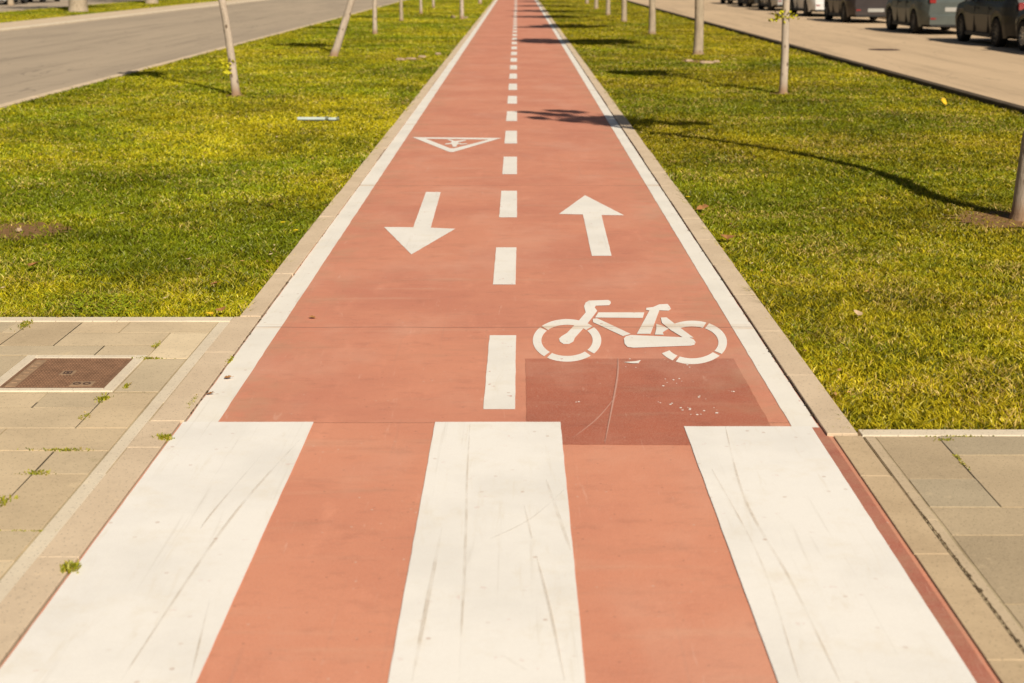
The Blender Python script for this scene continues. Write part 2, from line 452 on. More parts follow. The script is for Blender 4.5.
# ------------------------------------------------------------------ inspection cover
M['rust'] = simple('rusty_cast_iron', (.30,.165,.095), .75, .3, .15, .4, 14)
M['rust_pale'] = simple('dusty_cast_iron', (.42,.27,.16), .8, .3, .1, .35, 18)
M['rust_dark'] = simple('dark_iron', (.10,.06,.045), .8, .3, .1, .3, 20)
mh = empty('inspection_cover', (-1.9575, 6.0, 0))
tag(mh, 'rusty square cast iron inspection cover set in the paving beside the lawn', 'manhole cover')
m = MB()
W, H_ = .2225, .240
for (a,b,c,d) in ((-W-.05,-W,-H_-.045,H_+.05),(W,W+.05,-H_-.045,H_+.05),(-W,W,-H_-.045,-H_),(-W,W,H_,H_+.05)): m.box(a,b,c,d,-.03,.006,.003)
m.build('mortar_surround', M['strip'], mh)
m = MB()
for (a,b,c,d) in ((-W,-W+.012,-H_,H_),(W-.012,W,-H_,H_),(-W+.012,W-.012,-H_,-H_+.012),(-W+.012,W-.012,H_-.012,H_)): m.box(a,b,c,d,-.03,.005,.002)
m.build('frame', M['rust'], mh)
m = MB(); m.box(-W+.0155,W-.0155,-H_+.0155,H_-.0155,-.03,.0015)
x = -W+.075
while x < W-.03:
    y = -H_+.03
    while y < H_-.03:
        cx, cy = x+.005, y+.012
        keep = not (abs(cx) < .035 and abs(cy-.0) < .04) and not (cx > .06 and cx < .165 and cy < -.13 and cy > -.21)
        if keep: m.box(x, x+.008, y, y+.020, .0015, .0045, .0015)
        y += .026
    x += .0135
m.build('lid', M['rust'], mh)
m = MB(); m.box(-W+.02,-W+.065,-H_+.03,H_-.03,.0015,.0040,.001)
for k in range(7):
    y = -.16+k*.052
    m.box(-W+.030,-W+.055,y,y+.008,.004,.0058,.001); m.box(-W+.030,-W+.036,y+.008,y+.028,.004,.0058,.001)
m.build('maker_plate', M['rust_pale'], mh)
m = MB(); m.box(-.030,.030,-.034,.034,.0015,.0042,.001); b1=m.build('centre_badge', M['rust_pale'], mh)
m = MB()
m.box(-.018,.018,-.020,-.013,.0042,.0058); m.box(-.018,.018,.013,.020,.0042,.0058); m.box(-.018,-.012,-.013,.013,.0042,.0058); m.box(.012,.018,-.013,.013,.0042,.0058); m.box(-.006,.006,-.007,.007,.0042,.0058)
m.build('emblem', M['rust_dark'], b1)
m = MB(); m.box(.065,.16,-.205,-.135,.0015,.0040,.001)
b2 = m.build('rating_plate', M['rust_pale'], mh)
m = MB()
for cx in (.09,.132): m.lathe([(0.0040,.010),(.0056,.010),(.0056,.017),(.0040,.017)], 20, 'z', (cx,-.17,0))
m.build('emblem', M['rust_dark'], b2)

# ------------------------------------------------------------------ painted markings
ZP = .002
# edge lines
for side, (xa, xb), lab in ((-1,(-1.286,-1.162),'long white edge line along the left kerb of the red cycle path'),
                            (1,(1.058,1.160),'long white edge line along the right kerb of the red cycle path')):
    m = MB(); ya = 5.30 if side < 0 else 5.235
    rows = []; y = ya
    while y < 200:
        q = .0015
        rows.append([(xa+random.uniform(-q,q), y, ZP), (xb+random.uniform(-q,q), y, ZP)])
        y += .09 if y < 25 else 2.0
    rows.append([(xa,200,ZP),(xb,200,ZP)])
    m.grid(rows); tag(m.build('edge_line', M['white_edge']), lab, 'road marking', 'edge lines of the cycle path')
# centre dashes
dash = [(5.47,6.67),(7.82,8.93),(10.07,11.34),(12.30,13.50)]
y = 14.56
while y < 150: dash.append((y, y+1.2)); y += 2.25
near = ['centre dash beside the dark red repair patch, nearest to the crossing', 'centre dash between the bicycle symbol and the arrows, second from the crossing',
        'centre dash between the down arrow and the up arrow, third from the crossing', 'centre dash just before the white triangle, fourth from the crossing']
for i, (a, b) in enumerate(dash):
    m = MB(); m.poly(rough_edge([(-.135 if a < 9 else -.127,a),(-.008 if a < 9 else .0,a),(-.004 if a < 9 else .0,b),(-.132 if a < 9 else -.125,b)], .08, .0012), ZP)
    lab = near[i] if i < 4 else 'centre dash level with or beyond the white triangle'
    tag(m.build('centre_dash', M['white']), 'white '+lab, 'road marking', 'white dashes down the middle of the path' if i < 4 else 'far white dashes down the middle of the path')
# crossing bars
bars = [((-1.298,-.79), 5.30, 'wide white crossing bar beside the grey paving on the left'),
        ((-.318,.169), 5.30, 'wide white crossing bar in the middle of the red path'),
        ((.643,1.132), 5.245, 'wide white crossing bar beside the dark red border and right kerb')]
def ribbon(m, pts, w, z):
    P = [Vector((p[0],p[1],0)) for p in pts]; n = len(P); rows = []
    for i in range(n):
        d = (P[min(i+1,n-1)]-P[max(i-1,0)]).normalized(); s = Vector((-d.y,d.x,0))*w*math.sin(math.pi*(i+.3)/(n-.4))**.6*.5
        rows.append([tuple(P[i]+s+Vector((0,0,z))), tuple(P[i]-s+Vector((0,0,z)))])
    m.grid(rows)
def smooth_pts(pts, n=14):
    out = []
    for i in range(n+1):
        t = i/n*(len(pts)-1); k = min(int(t), len(pts)-2); f = t-k
        p0 = pts[max(k-1,0)]; p1 = pts[k]; p2 = pts[k+1]; p3 = pts[min(k+2,len(pts)-1)]
        out.append(tuple(.5*((2*p1[j])+(-p0[j]+p2[j])*f+(2*p0[j]-5*p1[j]+4*p2[j]-p3[j])*f*f+(-p0[j]+3*p1[j]-3*p2[j]+p3[j])*f**3) for j in (0,1)))
    return out
def scuff_mat():
    t = NT('faint_tyre_scuff')
    n = t.noise(t.scale(t.pos,(1,.25,1)), 70, 5, .7); n2 = t.noise(t.pos, 2.6, 3, .6)
    t.n.remove(t.b)
    d = t.n.new('ShaderNodeBsdfDiffuse'); d.inputs[0].default_value = (.52,.40,.27,1)
    tr = t.n.new('ShaderNodeBsdfTransparent'); mx = t.n.new('ShaderNodeMixShader')
    f = t.math('MULTIPLY', t.ramp(n, .3, .7, .16, .30), t.ramp(n2, .38, .6, .15, 1))
    t.l.new(f, mx.inputs[0]); t.l.new(tr.outputs[0], mx.inputs[1]); t.l.new(d.outputs[0], mx.inputs[2]); t.l.new(mx.outputs[0], t.out.inputs[0])
    return t.m
M['scuff'] = scuff_mat()
scuffs = {0: [([(300,440),(230,520),(120,683)],.010), ([(262,455),(215,510),(200,530)],.007), ([(210,600),(190,683)],.006)],
          1: [([(470,424),(467,480),(466,530),(463,600),(459,683)],.009), ([(442,528),(428,600),(412,683)],.013), ([(546,480),(560,520),(571,552)],.012),
              ([(524,505),(532,540)],.006), ([(490,540),(530,520),(565,490)],.005), ([(536,555),(550,610),(565,683)],.008), ([(500,655),(520,668),(528,672)],.010)],
          2: [([(725,426),(745,500),(790,580),(840,683)],.010), ([(712,470),(760,560),(800,683)],.007)]}
for i, ((xa, xb), yt, lab) in enumerate(bars):
    m = MB(); m.poly(rough_edge([(xa,-3),(xb,-3),(xb,yt),(xa,yt)], .08, .0009), .0035)
    o = m.build('crossing_bar', M['white_bar']); tag(o, lab, 'road marking', 'wide white bars of the crossing')
    for k, (pts, w) in enumerate(scuffs[i]):
        m = MB(); ribbon(m, smooth_pts([G(*p) for p in pts], 22), w, 0.0050+k*.0003); m.build('tyre_scuff', M['scuff'], o)
# arrows
def arrow(pts, label, grp='direction arrows on the path'):
    m = MB(); m.poly(rough_edge([G(*p) for p in pts], .08, .0010), ZP)
    return tag(m.build('direction_arrow', M['white']), label, 'road marking', grp)
arrow([(426,191.4),(440.7,191.6),(430.8,227.2),(455.3,228.3),(411.4,254),(384,226.5),(413.2,226.8)], 'white arrow in the left lane pointing towards the crossing')
arrow([(585,194.7),(624,214.8),(601.5,214.6),(611.6,255.4),(591.8,255.4),(583.0,214.0),(558.9,213.5)], 'white arrow in the right lane pointing away from the crossing')
# bicycle symbol
B = lambda cx, cy: G(525+cx/4.876, 290+cy/4.876)
bike = empty('bicycle_symbol', (*B(500,240), 0)); bl = Vector(bike.location)
tag(bike, 'white painted bicycle symbol lying on the red path above the dark patch', 'road marking')
zz = [ZP]
def bike_poly(name, pts):
    m = MB(); m.poly([(p[0]-bl.x, p[1]-bl.y) for p in (B(*q) for q in pts)], zz[0]); zz[0] += .0002
    return m.build(name, M['white'], bike)
def bike_ring(cx, cy, ro, ri, arcs):
    m = MB()
    for (a0, a1) in arcs:
        n = max(4, int(abs(a1-a0)/6)); rows = []
        for k in range(n+1):
            a = R(a0+(a1-a0)*k/n)
            p = B(cx+ro[0]*math.cos(a), cy-ro[1]*math.sin(a)); q = B(cx+ri[0]*math.cos(a), cy-ri[1]*math.sin(a))
            rows.append([(q[0]-bl.x,q[1]-bl.y,zz[0]),(p[0]-bl.x,p[1]-bl.y,zz[0])])
        m.grid(rows)
    zz[0] += .0002
    return m.build('wheel', M['white'], bike)
bike_ring(205, 244, (167,104), (125,76), [(138,42),(38,-38),(-46,-126),(-132,-218)])
bike_ring(815, 254, (170,106), (128,78), [(122,66),(61,-32),(-38,-118),(-124,-150)])
bike_poly('fork', [(205,208),(262,148),(296,108),(288,78),(295,60),(312,50),(405,47),(417,53),(419,63),(410,73),(345,75),(340,84),(352,100),(330,130),(290,180),(243,232),(236,250),(215,262),(188,262),(170,250),(166,236),(178,224)])
bike_poly('top_tube', [(358,108),(582,108),(574,135),(342,133)])
bike_poly('down_tube', [(330,140),(350,137),(372,146),(515,213),(478,224),(332,156)])
bike_poly('seat_tube', [(607,99),(590,96),(592,86),(625,82),(655,69),(695,67),(706,80),(711,92),(700,100),(655,98),(632,160),(612,213),(545,213),(575,158)])
bike_poly('chain_case', [(482,236),(492,225),(515,219),(800,231),(822,240),(832,254),(826,267),(808,271),(530,281),(500,277),(486,262)])
bike_poly('seat_stay', [(662,134),(690,133),(738,170),(822,232),(770,231),(712,196),(668,160)])
bike_poly('seat_stay', [(640,165),(664,172),(700,188),(672,206),(676,218),(633,217),(640,190)])
# triangle with a walking figure
T = lambda cx, cy: G(405+cx/9.752, 130+cy/9.752)
tri = empty('crossing_warning_triangle', (*T(480,120), 0)); tl = Vector(tri.location)
tag(tri, 'white outlined triangle with a small walking figure painted in the left lane', 'road marking')
out_ = [T(70,66),(T(510,66)),T(940,74),T(930,90),T(490,205),T(415,205),T(85,80)]
loc = lambda p: (p[0]-tl.x, p[1]-tl.y)
m = MB()
O_ = [T(72,64),T(940,72),T(470,210),T(430,208)]; I_ = [T(205,80),T(815,88),T(478,174),T(440,173)]
for i in range(4):
    m.quad((*loc(O_[i]),ZP),(*loc(O_[(i+1)%4]),ZP),(*loc(I_[(i+1)%4]),ZP),(*loc(I_[i]),ZP))
bm_o = m.build('border', M['white'], tri)
m = MB()
def tpoly(pts, dz): m.poly([loc(T(*p)) for p in pts], ZP+dz)
tpoly([(455,100),(510,100),(525,128),(505,142),(460,142),(448,122)], .0)
tpoly([(470,104),(450,102),(412,90),(428,86),(470,94)], .0004)
tpoly([(500,100),(590,92),(596,99),(520,114)], .0004)
tpoly([(452,120),(390,128),(392,136),(455,132)], .0008); tpoly([(515,120),(560,128),(604,124),(606,131),(550,137),(512,130)], .0008)
tpoly([(484+24*math.cos(a*math.pi/6),151+9*math.sin(a*math.pi/6)) for a in range(12)], .0012)
m.build('walking_figure', M['white'], tri)
# loose flakes of white paint scattered on the dark patch
m = MB()
for (cx, cy, s_, k) in ((468,222,.045,4),(580,275,.04,7),(600,230,.02,3),(625,358,.045,9),(320,325,.015,2),(545,332,.02,6),(650,318,.02,5),(690,352,.03,5),(560,280,.02,4),(735,300,.02,4),(610,345,.03,5)):
    c = G(460+cx/2.695, 280+cy/2.695)
    for j in range(int(k*.7)+1):
        x, y = c[0]+random.gauss(0,s_*.7), c[1]+random.gauss(0,s_*1.2); r = random.uniform(.0015,.0055)
        m.poly([(x+r*random.uniform(.6,1.4)*math.cos(a), y+r*1.6*random.uniform(.6,1.4)*math.sin(a)) for a in (0,1.2,2.4,3.6,5.0)], ZP+.0002*j)
c = G(460+468/2.695, 280+222/2.695)
m.poly([(c[0]-.045,c[1]),(c[0]-.01,c[1]-.02),(c[0]+.02,c[1]-.02),(c[0]+.035,c[1]+.035),(c[0]+.01,c[1]+.015)], ZP+.003)
tag(m.build('paint_flakes', M['white']), 'loose white paint flakes scattered over the dark red patch', 'paint flakes', kind='stuff')
# curved tyre marks on the patch
m = MB()
ribbon(m, smooth_pts([G(618,358),(G(617,380)),G(605,443)], 20), .008, .0042)
ribbon(m, smooth_pts([G(573,438),G(598,418),G(617,395)], 16), .005, .0045)
t_ = NT('pale_scuff'); t_.done(t_.mix(.5,(.62,.36,.28),(.55,.27,.2)), .8)
tag(m.build('tyre_scuff', t_.m), 'pale curved tyre scuffs crossing the dark red repair patch', 'scuff mark')

# ------------------------------------------------------------------ roads beside the lawns
m = MB(); m.box(XR, XR+.13, -20, 300, -.14, .065, .01); tag(m.build('road_kerb', concrete_mat('shade_dark_road_kerb', (.12,.09,.06), (.08,.06,.04), .3)), kind='structure')  # whole kerb coloured dark: the shade on its lawn face is put into the concrete
sheet('road', XR+.13, 12.9, -20, YF, .058, M['road_r'])
m = MB()
y = -20
while y < 300: m.box(12.9,13.05,y,y+.99,-.1,.18,.01); y += 1.0
tag(m.build('road_kerb', M['kerb']), kind='structure')
sheet('pavement', 13.05, 17.0, -20, YF, .17, M['slab']); cattr(bpy.data.objects['pavement'], [(1,1,1,1)]*4)
m = MB(); y = -20
while y < 300: m.box(XL-.13,XL,y,y+.99,-.14,.015,.01); y += 1.0
tag(m.build('road_kerb', M['kerb']), kind='structure')
sheet('road', -15.0, XL-.13, -20, YF, -.012, M['road_l'])
m = MB(); y = -20
while y < 300: m.box(-15.25,-15.0,y,y+.99,-.14,.05,.02); y += 1.0
tag(m.build('road_kerb', M['strip']), kind='structure')
sheet('pavement', -16.9, -15.25, -20, YF, .045, M['kerb'])
sheet('lawn', -21.5, -16.9, -20, YF, .02, M['lawn'])
m = MB(); m.box(-21.65,-21.5,-20,300,-.14,.04,.01); tag(m.build('road_kerb', M['kerb']), kind='structure')
sheet('road', -30, -21.65, -20, YF, 0.0, M['road_l'])
# iron drain covers on the right road
cx_, cy_ = G(884,49)
m = MB(); m.lathe([(.0,.0),(.0035,.0),(.0035,.33),(.0,.34)], 28, 'z', (cx_*.965,cy_*.965,.060))
tag(m.build('drain_cover', M['rust_dark']), 'dark round drain cover in the middle of the right hand road', 'drain cover')

# ------------------------------------------------------------------ trees
trees_xy = []
def trunk_pts(h, bend, seed):
    rr = random.Random(seed); pts = []
    ph = rr.uniform(0,6)
    for i in range(15):
        t = h*(i/14)**1.15
        bx = np.interp(t, [b[0] for b in bend], [b[1] for b in bend]) + .015*math.sin(2.1*t+ph)*min(1,t)
        by = np.interp(t, [b[0] for b in bend], [b[2] for b in bend]) + .015*math.cos(1.7*t+ph)*min(1,t)
        pts.append((bx, by, t))
    return pts
def add_leaf(m, c, s, rr):
    d = Vector((rr.gauss(0,1),rr.gauss(0,1),rr.gauss(0,.6))).normalized(); n = d.orthogonal(); n.rotate(Matrix.Rotation(rr.uniform(0,6.28),3,d))
    a = Vector(c); w = n*s*.36; up = d.cross(n)*s*.12
    b = len(m.v)
    m.v += [tuple(a), tuple(a+d*s*.45+w+up), tuple(a+d*s), tuple(a+d*s*.45-w+up)]
    m.f += [[b,b+1,b+2],[b,b+2,b+3]]
def make_tree(base, r0, h, label, bend=((0,0,0),(9,0,0)), seed=0, clumps=None, bark='bark_grey', crown_r=.95, sprig=None, nleaf=60, group='young trees planted in the lawns', leaf_s=.085, name='young_tree', nclump=18, zflat=1.6):
    root = empty(name, (base[0], base[1], -.02)); tag(root, label, 'tree', group)
    trees_xy.append((base[0], base[1], r0))
    rr = random.Random(seed)
    pts = trunk_pts(h, bend, seed)
    rad = [r0*(1.28 if i==0 else 1.08 if i==1 else 1.0)*(1-.5*(i/14)**2) for i in range(15)]
    m = MB(); pts2 = [(pts[0][0],pts[0][1],-.08)]+pts[0:1]+[(pts[0][0],pts[0][1],.05)]+pts[1:]; rad2 = [r0*1.5,r0*1.35,r0*1.12]+[min(r0*1.05,x) for x in rad[1:]]
    m.tube(pts2, rad2, 14)
    top = pts[-1]
    if clumps is None:
        clumps = []
        for k in range(nclump):
            a = rr.uniform(0,6.28); q = crown_r*math.sqrt(rr.random()); z = h+rr.uniform(-.5,.35)*crown_r*zflat
            clumps.append((top[0]+q*math.cos(a), top[1]+q*math.sin(a)*.8, z, rr.uniform(.13,.25)*crown_r))
    lm = MB()
    for (x,y,z,cr) in clumps:
        zs = max(h*.55, min(h*.97, z-.35-.4*math.hypot(x-top[0],y-top[1])))
        k = min(range(15), key=lambda i: abs(pts[i][2]-zs)); s = pts[k]
        mid = ((s[0]+x)/2+rr.uniform(-.08,.08), (s[1]+y)/2, s[2]+(z-s[2])*.35)
        br = max(.006, min(rad[k]*.45, .03)); m.tube([s, mid, (x,y,z)], [br, br*.7, .004], 5, False)
        for j in range(nleaf):
            d = Vector((rr.gauss(0,1),rr.gauss(0,1),rr.gauss(0,.8)))*cr*.6
            add_leaf(lm, (x+d.x, y+d.y, z+d.z), leaf_s*rr.uniform(.7,1.25), rr)
    m.build('trunk', M[bark], root, True)
    lm.build('crown', M['leaf'], root)
    if sprig:
        sm = MB()
        for (sx, sy, sz, n, sr) in sprig:
            for j in range(n):
                d = Vector((rr.gauss(0,1)*1.3,rr.gauss(0,.8),rr.gauss(0,.7)))*sr*.55
                add_leaf(sm, (sx+d.x, sy+d.y, sz+d.z), .05*rr.uniform(.7,1.3), rr)
            sm.tube([(0,0,sz-.04),(sx,sy,sz)], [.006,.003], 5, False)
        sm.build('sprig', M['sprig'], root)
    return root
# nearest right tree: crown placed from the shadow it throws across the path
bx, by = 3.615, 10.08
cl = []
S = lambda cx, cy: G(500+cx/4.655, 90+cy/4.655)
for (cx, cy, r) in ((330,140,.12),(380,125,.13),(440,130,.17),(490,140,.19),(540,125,.16),(560,150,.15),(600,150,.12),(655,142,.15),(695,140,.12),(630,146,.14),(580,138,.16),(510,150,.15),
                    (200,105,.07),(270,113,.09),(120,100,.05),(310,95,.07),(355,98,.05),(170,128,.07),(250,92,.05),(820,155,.10),(870,150,.12),(925,151,.09)):
    gx, gy = S(cx, cy); z = (gy-by)/SHY
    cl.append((gx-SHX*z-bx, 0+random.uniform(-.05,.05), z, r))
make_tree((bx,by), .085, 5.3, 'nearest slender pale trunked tree on the right lawn, cut by the picture edge',
          ((0,0,0),(.5,0,0),(.9,.06,0),(1.3,.26,0),(1.7,.46,0),(2.3,.60,0),(3.0,.64,0),(3.6,.57,0),(4.24,.42,0),(4.7,.14,0),(5.4,0,0)), 3, cl, 'bark_pale', nleaf=130, leaf_s=.09)
def gtree(u, v, r0, h, label, **k):
    x, y = G(u, v); return make_tree((x,y), r0, h, label, **k)
gtree(783,92,.055,3.6,'thin pale sapling with a yellow sprig on its trunk, right lawn', bend=((0,0,0),(1.5,0,0),(2.6,.25,0),(4,.1,0)), seed=7, crown_r=.6, nclump=22, nleaf=110, bark='bark_pale', sprig=[(.0,-.06,1.10,40,.10),(-.15,-.04,1.08,26,.07)])
gtree(698,53,.098,4.6,'straight thick pale trunk beside the pale rubble on the right lawn', seed=8, crown_r=1.35, zflat=.75, leaf_s=.15, nleaf=130, nclump=46)
gtree(652,33,.092,4.6,'straight pale trunk beyond the thick trunk on the right lawn, fourth tree of its row', seed=9, crown_r=1.35, zflat=.75, leaf_s=.15, nleaf=130, nclump=46)
gtree(624,21,.088,4.6,'pale trunk far down the right lawn, fifth tree of its row', seed=10, crown_r=1.35, zflat=.75, leaf_s=.15, nleaf=130, nclump=44)
gtree(608,14,.085,4.6,'small far trunk on the right lawn, sixth tree of its row', seed=12, crown_r=1.35, zflat=.75, leaf_s=.15, nleaf=130, nclump=44)
gtree(596,8,.085,4.6,'small distant trunk on the right lawn, seventh tree of its row', seed=13, crown_r=1.35, zflat=.75, leaf_s=.15, nleaf=130, nclump=44)
gtree(587,3,.085,4.6,'tiny distant trunk on the right lawn, eighth tree of its row', seed=14, crown_r=1.35, zflat=.75, leaf_s=.15, nleaf=130, nclump=40)
gtree(236,94,.055,3.6,'thin pale sapling with a yellow tuft low on its trunk, left lawn', bend=((0,0,0),(1.3,-.11,0),(3,-.5,0),(4,-.8,0)), seed=21, crown_r=.38, nclump=16, nleaf=110, bark='bark_pale', sprig=[(-.13,-.03,.47,34,.09),(-.10,-.03,.36,18,.06)])
gtree(334,55,.075,3.8,'young tree leaning to the right with a pale trunk, left lawn', bend=((0,0,0),(1.2,.40,0),(2.6,.62,0),(4,.6,0)), seed=22, crown_r=.6, nclump=22, nleaf=110, bark='bark_pale')
gtree(375,33,.062,3.8,'upright pale sapling behind the leaning tree on the left lawn', seed=23, crown_r=.6, nclump=22, nleaf=110, bark='bark_pale')
gtree(401.5,20,.062,3.8,'brownish sapling trunk on the left lawn, fourth tree of its row', seed=24, crown_r=.6, nclump=22, nleaf=110)
gtree(421,13,.055,3.8,'thin pale sapling on the left lawn, fifth tree of its row', seed=25, crown_r=.6, nclump=22, nleaf=110, bark='bark_pale')
gtree(433.5,7,.055,3.8,'thin distant sapling on the left lawn, sixth tree of its row', seed=26, crown_r=.6, nclump=22, nleaf=110, bark='bark_pale')
gtree(462,18,.072,3.8,'pale trunk with stones at its foot, closest to the path on the left lawn', seed=27, crown_r=.45, nclump=12, bark='bark_pale')
gtree(480,3,.09,3.8,'short pale distant trunk beside the path kerb on the left lawn', seed=28, crown_r=.6, nclump=22, nleaf=110, bark='bark_pale')
big = dict(bark='bark_grey', crown_r=2.3, nleaf=60, nclump=60, leaf_s=.16, group='trees on the verge across the left road', name='verge_tree')
gtree(78.5,12,.36,7.5,'thick pale trunk on the verge across the left road', seed=31, **big)
gtree(152,3.5,.30,7.5,'pale trunk on the far verge, second across the left road', seed=32, **big)
gtree(187,-1,.30,7.5,'pale trunk at the top edge on the far verge, third across the left road', seed=33, **big)
gtree(11,4.5,.14,5.5,'slim brown trunk beside the parked cars beyond the far verge', seed=34, bark='bark_grey', crown_r=1.2, nclump=20, group='trees on the verge across the left road', name='verge_tree')

# ------------------------------------------------------------------ bare soil, grass
soil_spots = [(3.45,10.05,.42,.40),(-3.42,9.62,.40,.42)]
for (x,y,r0) in trees_xy:
    if y > 12 and abs(x) < 8: soil_spots.append((x,y,.20,.22))
soil_spots += [(*G(697,60),.40,.5),(*G(410,58),.36,.5)]
for i,(x,y,rx,ry) in enumerate(soil_spots):
    m = MB(); n = 46; rr = random.Random(i)
    ring = [(x+rx*rr.uniform(.6,1.15)*math.cos(k*2*math.pi/n), y+ry*rr.uniform(.6,1.15)*math.sin(k*2*math.pi/n)) for k in range(n)]
    m.poly(ring, -.012); tag(m.build('bare_soil', M['soil']), kind='structure')

def vnoise(x, y, s, seed):
    """smooth value noise"""
    r = np.random.default_rng(seed); T_ = r.random((256,256))
    X, Y = x*s+37.3, y*s+91.7
    xi, yi = np.floor(X).astype(int), np.floor(Y).astype(int); fx, fy = X-xi, Y-yi
    fx, fy = fx*fx*(3-2*fx), fy*fy*(3-2*fy)
    a = T_[xi%256, yi%256]; b = T_[(xi+1)%256, yi%256]; c = T_[xi%256, (yi+1)%256]; d = T_[(xi+1)%256, (yi+1)%256]
    return (a*(1-fx)+b*fx)*(1-fy)+(c*(1-fx)+d*fx)*fy
def fbm(x, y, s, seed): return (vnoise(x,y,s,seed)*.5+vnoise(x,y,s*2.1,seed+1)*.28+vnoise(x,y,s*4.3,seed+2)*.15+vnoise(x,y,s*9,seed+3)*.07)

def make_grass(name, xa, xb, ya, yb, label, dens0=14500, z0=-.022, dmin=260, hscale=1.0, bright=1.06, warm=(1,1,1)):
    xs, ys = [], []
    y = ya
    while y < yb:
        dy = max(.5, y*.06); ym = y+dy/2; D = ym*CP+.42
        lo = max(xa, -(D*.385)-.4); hi = min(xb, D*.385+.4)
        if hi > lo:
            de = max(dmin, dens0*(7.0/max(ym,7.0))**1.55)
            n = int((hi-lo)*dy*de); xs.append(rng.uniform(lo,hi,n)); ys.append(rng.uniform(y,min(y+dy,yb),n))
        y += dy
    x = np.concatenate(xs); y = np.concatenate(ys)
    # bare soil and patchy thinning
    keep = np.ones(len(x), bool); u = rng.random(len(x))
    for (sx,sy,rx,ry) in soil_spots:
        q = ((x-sx)/rx)**2+((y-sy)/ry)**2+ (vnoise(x,y,9,5)-.5)*.9
        keep &= ~((q < 1.0) & (u < np.clip(1.05-q*.6,0,.90)))
    thin = fbm(x,y,1.3,50)
    keep &= ~((thin < .40) & (u < .30))
    x, y = x[keep], y[keep]; n = len(x)
    lod = np.maximum(y,7.0)/7.0
    clump = fbm(x,y,3.2,20); broad = fbm(x,y,.45,30); fine = vnoise(x,y,14,40)
    h = (.008+.026*clump**1.3+.014*fine)*rng.uniform(.5,1.3,n)*hscale*(lod**.12)
    # longer fringe by the edges
    edge = np.minimum(np.abs(x-xa), np.abs(x-xb)); edge = np.minimum(edge, y-ya)
    h *= 1+.55*np.exp(-edge/.05)*(rng.random(n) < .5)
    w = .0025*rng.uniform(.7,1.5,n)*lod**.80
    az = rng.uniform(0,2*np.pi,n); lean = rng.uniform(.3,1.5,n)*h*1.25
    dx, dy_ = np.cos(az)*lean, np.sin(az)*lean
    fa = rng.uniform(0,np.pi,n); wx, wy = np.cos(fa)*w, np.sin(fa)*w
    V = np.empty((n,5,3), np.float32)
    V[:,0] = np.stack([x-wx,y-wy,np.full(n,z0)],1); V[:,1] = np.stack([x+wx,y+wy,np.full(n,z0)],1)
    V[:,2] = np.stack([x+wx*.8+dx*.4,y+wy*.8+dy_*.4,z0+h*.62],1); V[:,3] = np.stack([x-wx*.8+dx*.4,y-wy*.8+dy_*.4,z0+h*.62],1)
    V[:,4] = np.stack([x+dx,y+dy_,z0+h],1)
    me = bpy.data.meshes.new(name)
    me.vertices.add(n*5); me.vertices.foreach_set('co', V.ravel())
    base = np.arange(n)*5
    L = np.empty((n,7), np.int32); L[:,0]=base; L[:,1]=base+1; L[:,2]=base+2; L[:,3]=base+3; L[:,4]=base+3; L[:,5]=base+2; L[:,6]=base+4
    me.loops.add(n*7); me.loops.foreach_set('vertex_index', L.ravel())
    st = np.empty((n,2), np.int32); st[:,0]=np.arange(n)*7; st[:,1]=st[:,0]+4
    me.polygons.add(n*2); me.polygons.foreach_set('loop_start', st.ravel())
    me.update(calc_edges=True)
    # colour of each blade
    k = rng.random(n)
    green = np.array([.27,.33,.008]); yel = np.array([.64,.54,.016]); straw = np.array([.80,.60,.16]); dark = np.array([.13,.15,.006])
    mixy = np.clip((broad-.5)*2.6+.5+(fine-.5)*.7+(rng.random(n)-.5)*.8,0,1)[:,None]
    c = green*(1-mixy)+yel*mixy
    pst = np.clip(.05+.9*(fbm(x,y,2.3,60)-.52),.02,.45)*(1.0 if xa > 0 else .7)
    c[k < pst] = straw
    c[k > .90-.25*(clump > .55)] = dark
    c = c*rng.uniform(.6,1.25,(n,1))*bright*(.48+1.08*fbm(x,y,1.0,70))[:,None]
    c = c*np.array(warm)
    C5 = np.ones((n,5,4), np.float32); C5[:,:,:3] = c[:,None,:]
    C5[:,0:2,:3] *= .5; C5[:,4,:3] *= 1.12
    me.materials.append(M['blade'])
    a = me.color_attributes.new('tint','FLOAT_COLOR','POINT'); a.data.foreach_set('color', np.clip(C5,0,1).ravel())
    o = bpy.data.objects.new(name, me); COL.objects.link(o)
    tag(o, label, 'grass', kind='stuff'); print(name, n)
    return o
make_grass('grass', XL+.01, -1.395, 7.045, 95, 'short mown green and yellow grass of the left lawn')
make_grass('grass', 1.29, XR-.01, 5.215, 95, 'short mown green and yellow grass of the right lawn', bright=.90, warm=(1.0,.95,1.0))
make_grass('grass', -21.4, -16.95, 40, 100, 'strip of grass on the verge across the left road', z0=.02)

# broad leaved clover in the left lawn edge
m = MB(); tint = []
rr = random.Random(77)
def clover(x, y, s):
    z = rr.uniform(.008,.03); a0 = rr.uniform(0,6.28)
    for k in range(3):
        a = a0+k*2.09; c = (x+s*.55*math.cos(a), y+s*.55*math.sin(a)); n0 = len(m.v)
        tx, ty = rr.uniform(-.5,.5), rr.uniform(-.5,.5)
        ring = [(c[0]+s*.5*math.cos(b), c[1]+s*.5*math.sin(b)) for b in [i*math.pi/3 for i in range(6)]]
        m.v += [(p[0],p[1],z+(p[0]-x)*tx+(p[1]-y)*ty) for p in ring]; m.f.append(list(range(n0,n0+6)))
        g = rr.uniform(.7,1.3); tint.extend([(.34*g,.40*g,.02,1)]*6)
for i in range(420):
    u = rr.gauss(100,28); v = rr.uniform(296,317); x, y = G(u,v); y = max(y,7.06); clover(x,y,rr.uniform(.006,.012))
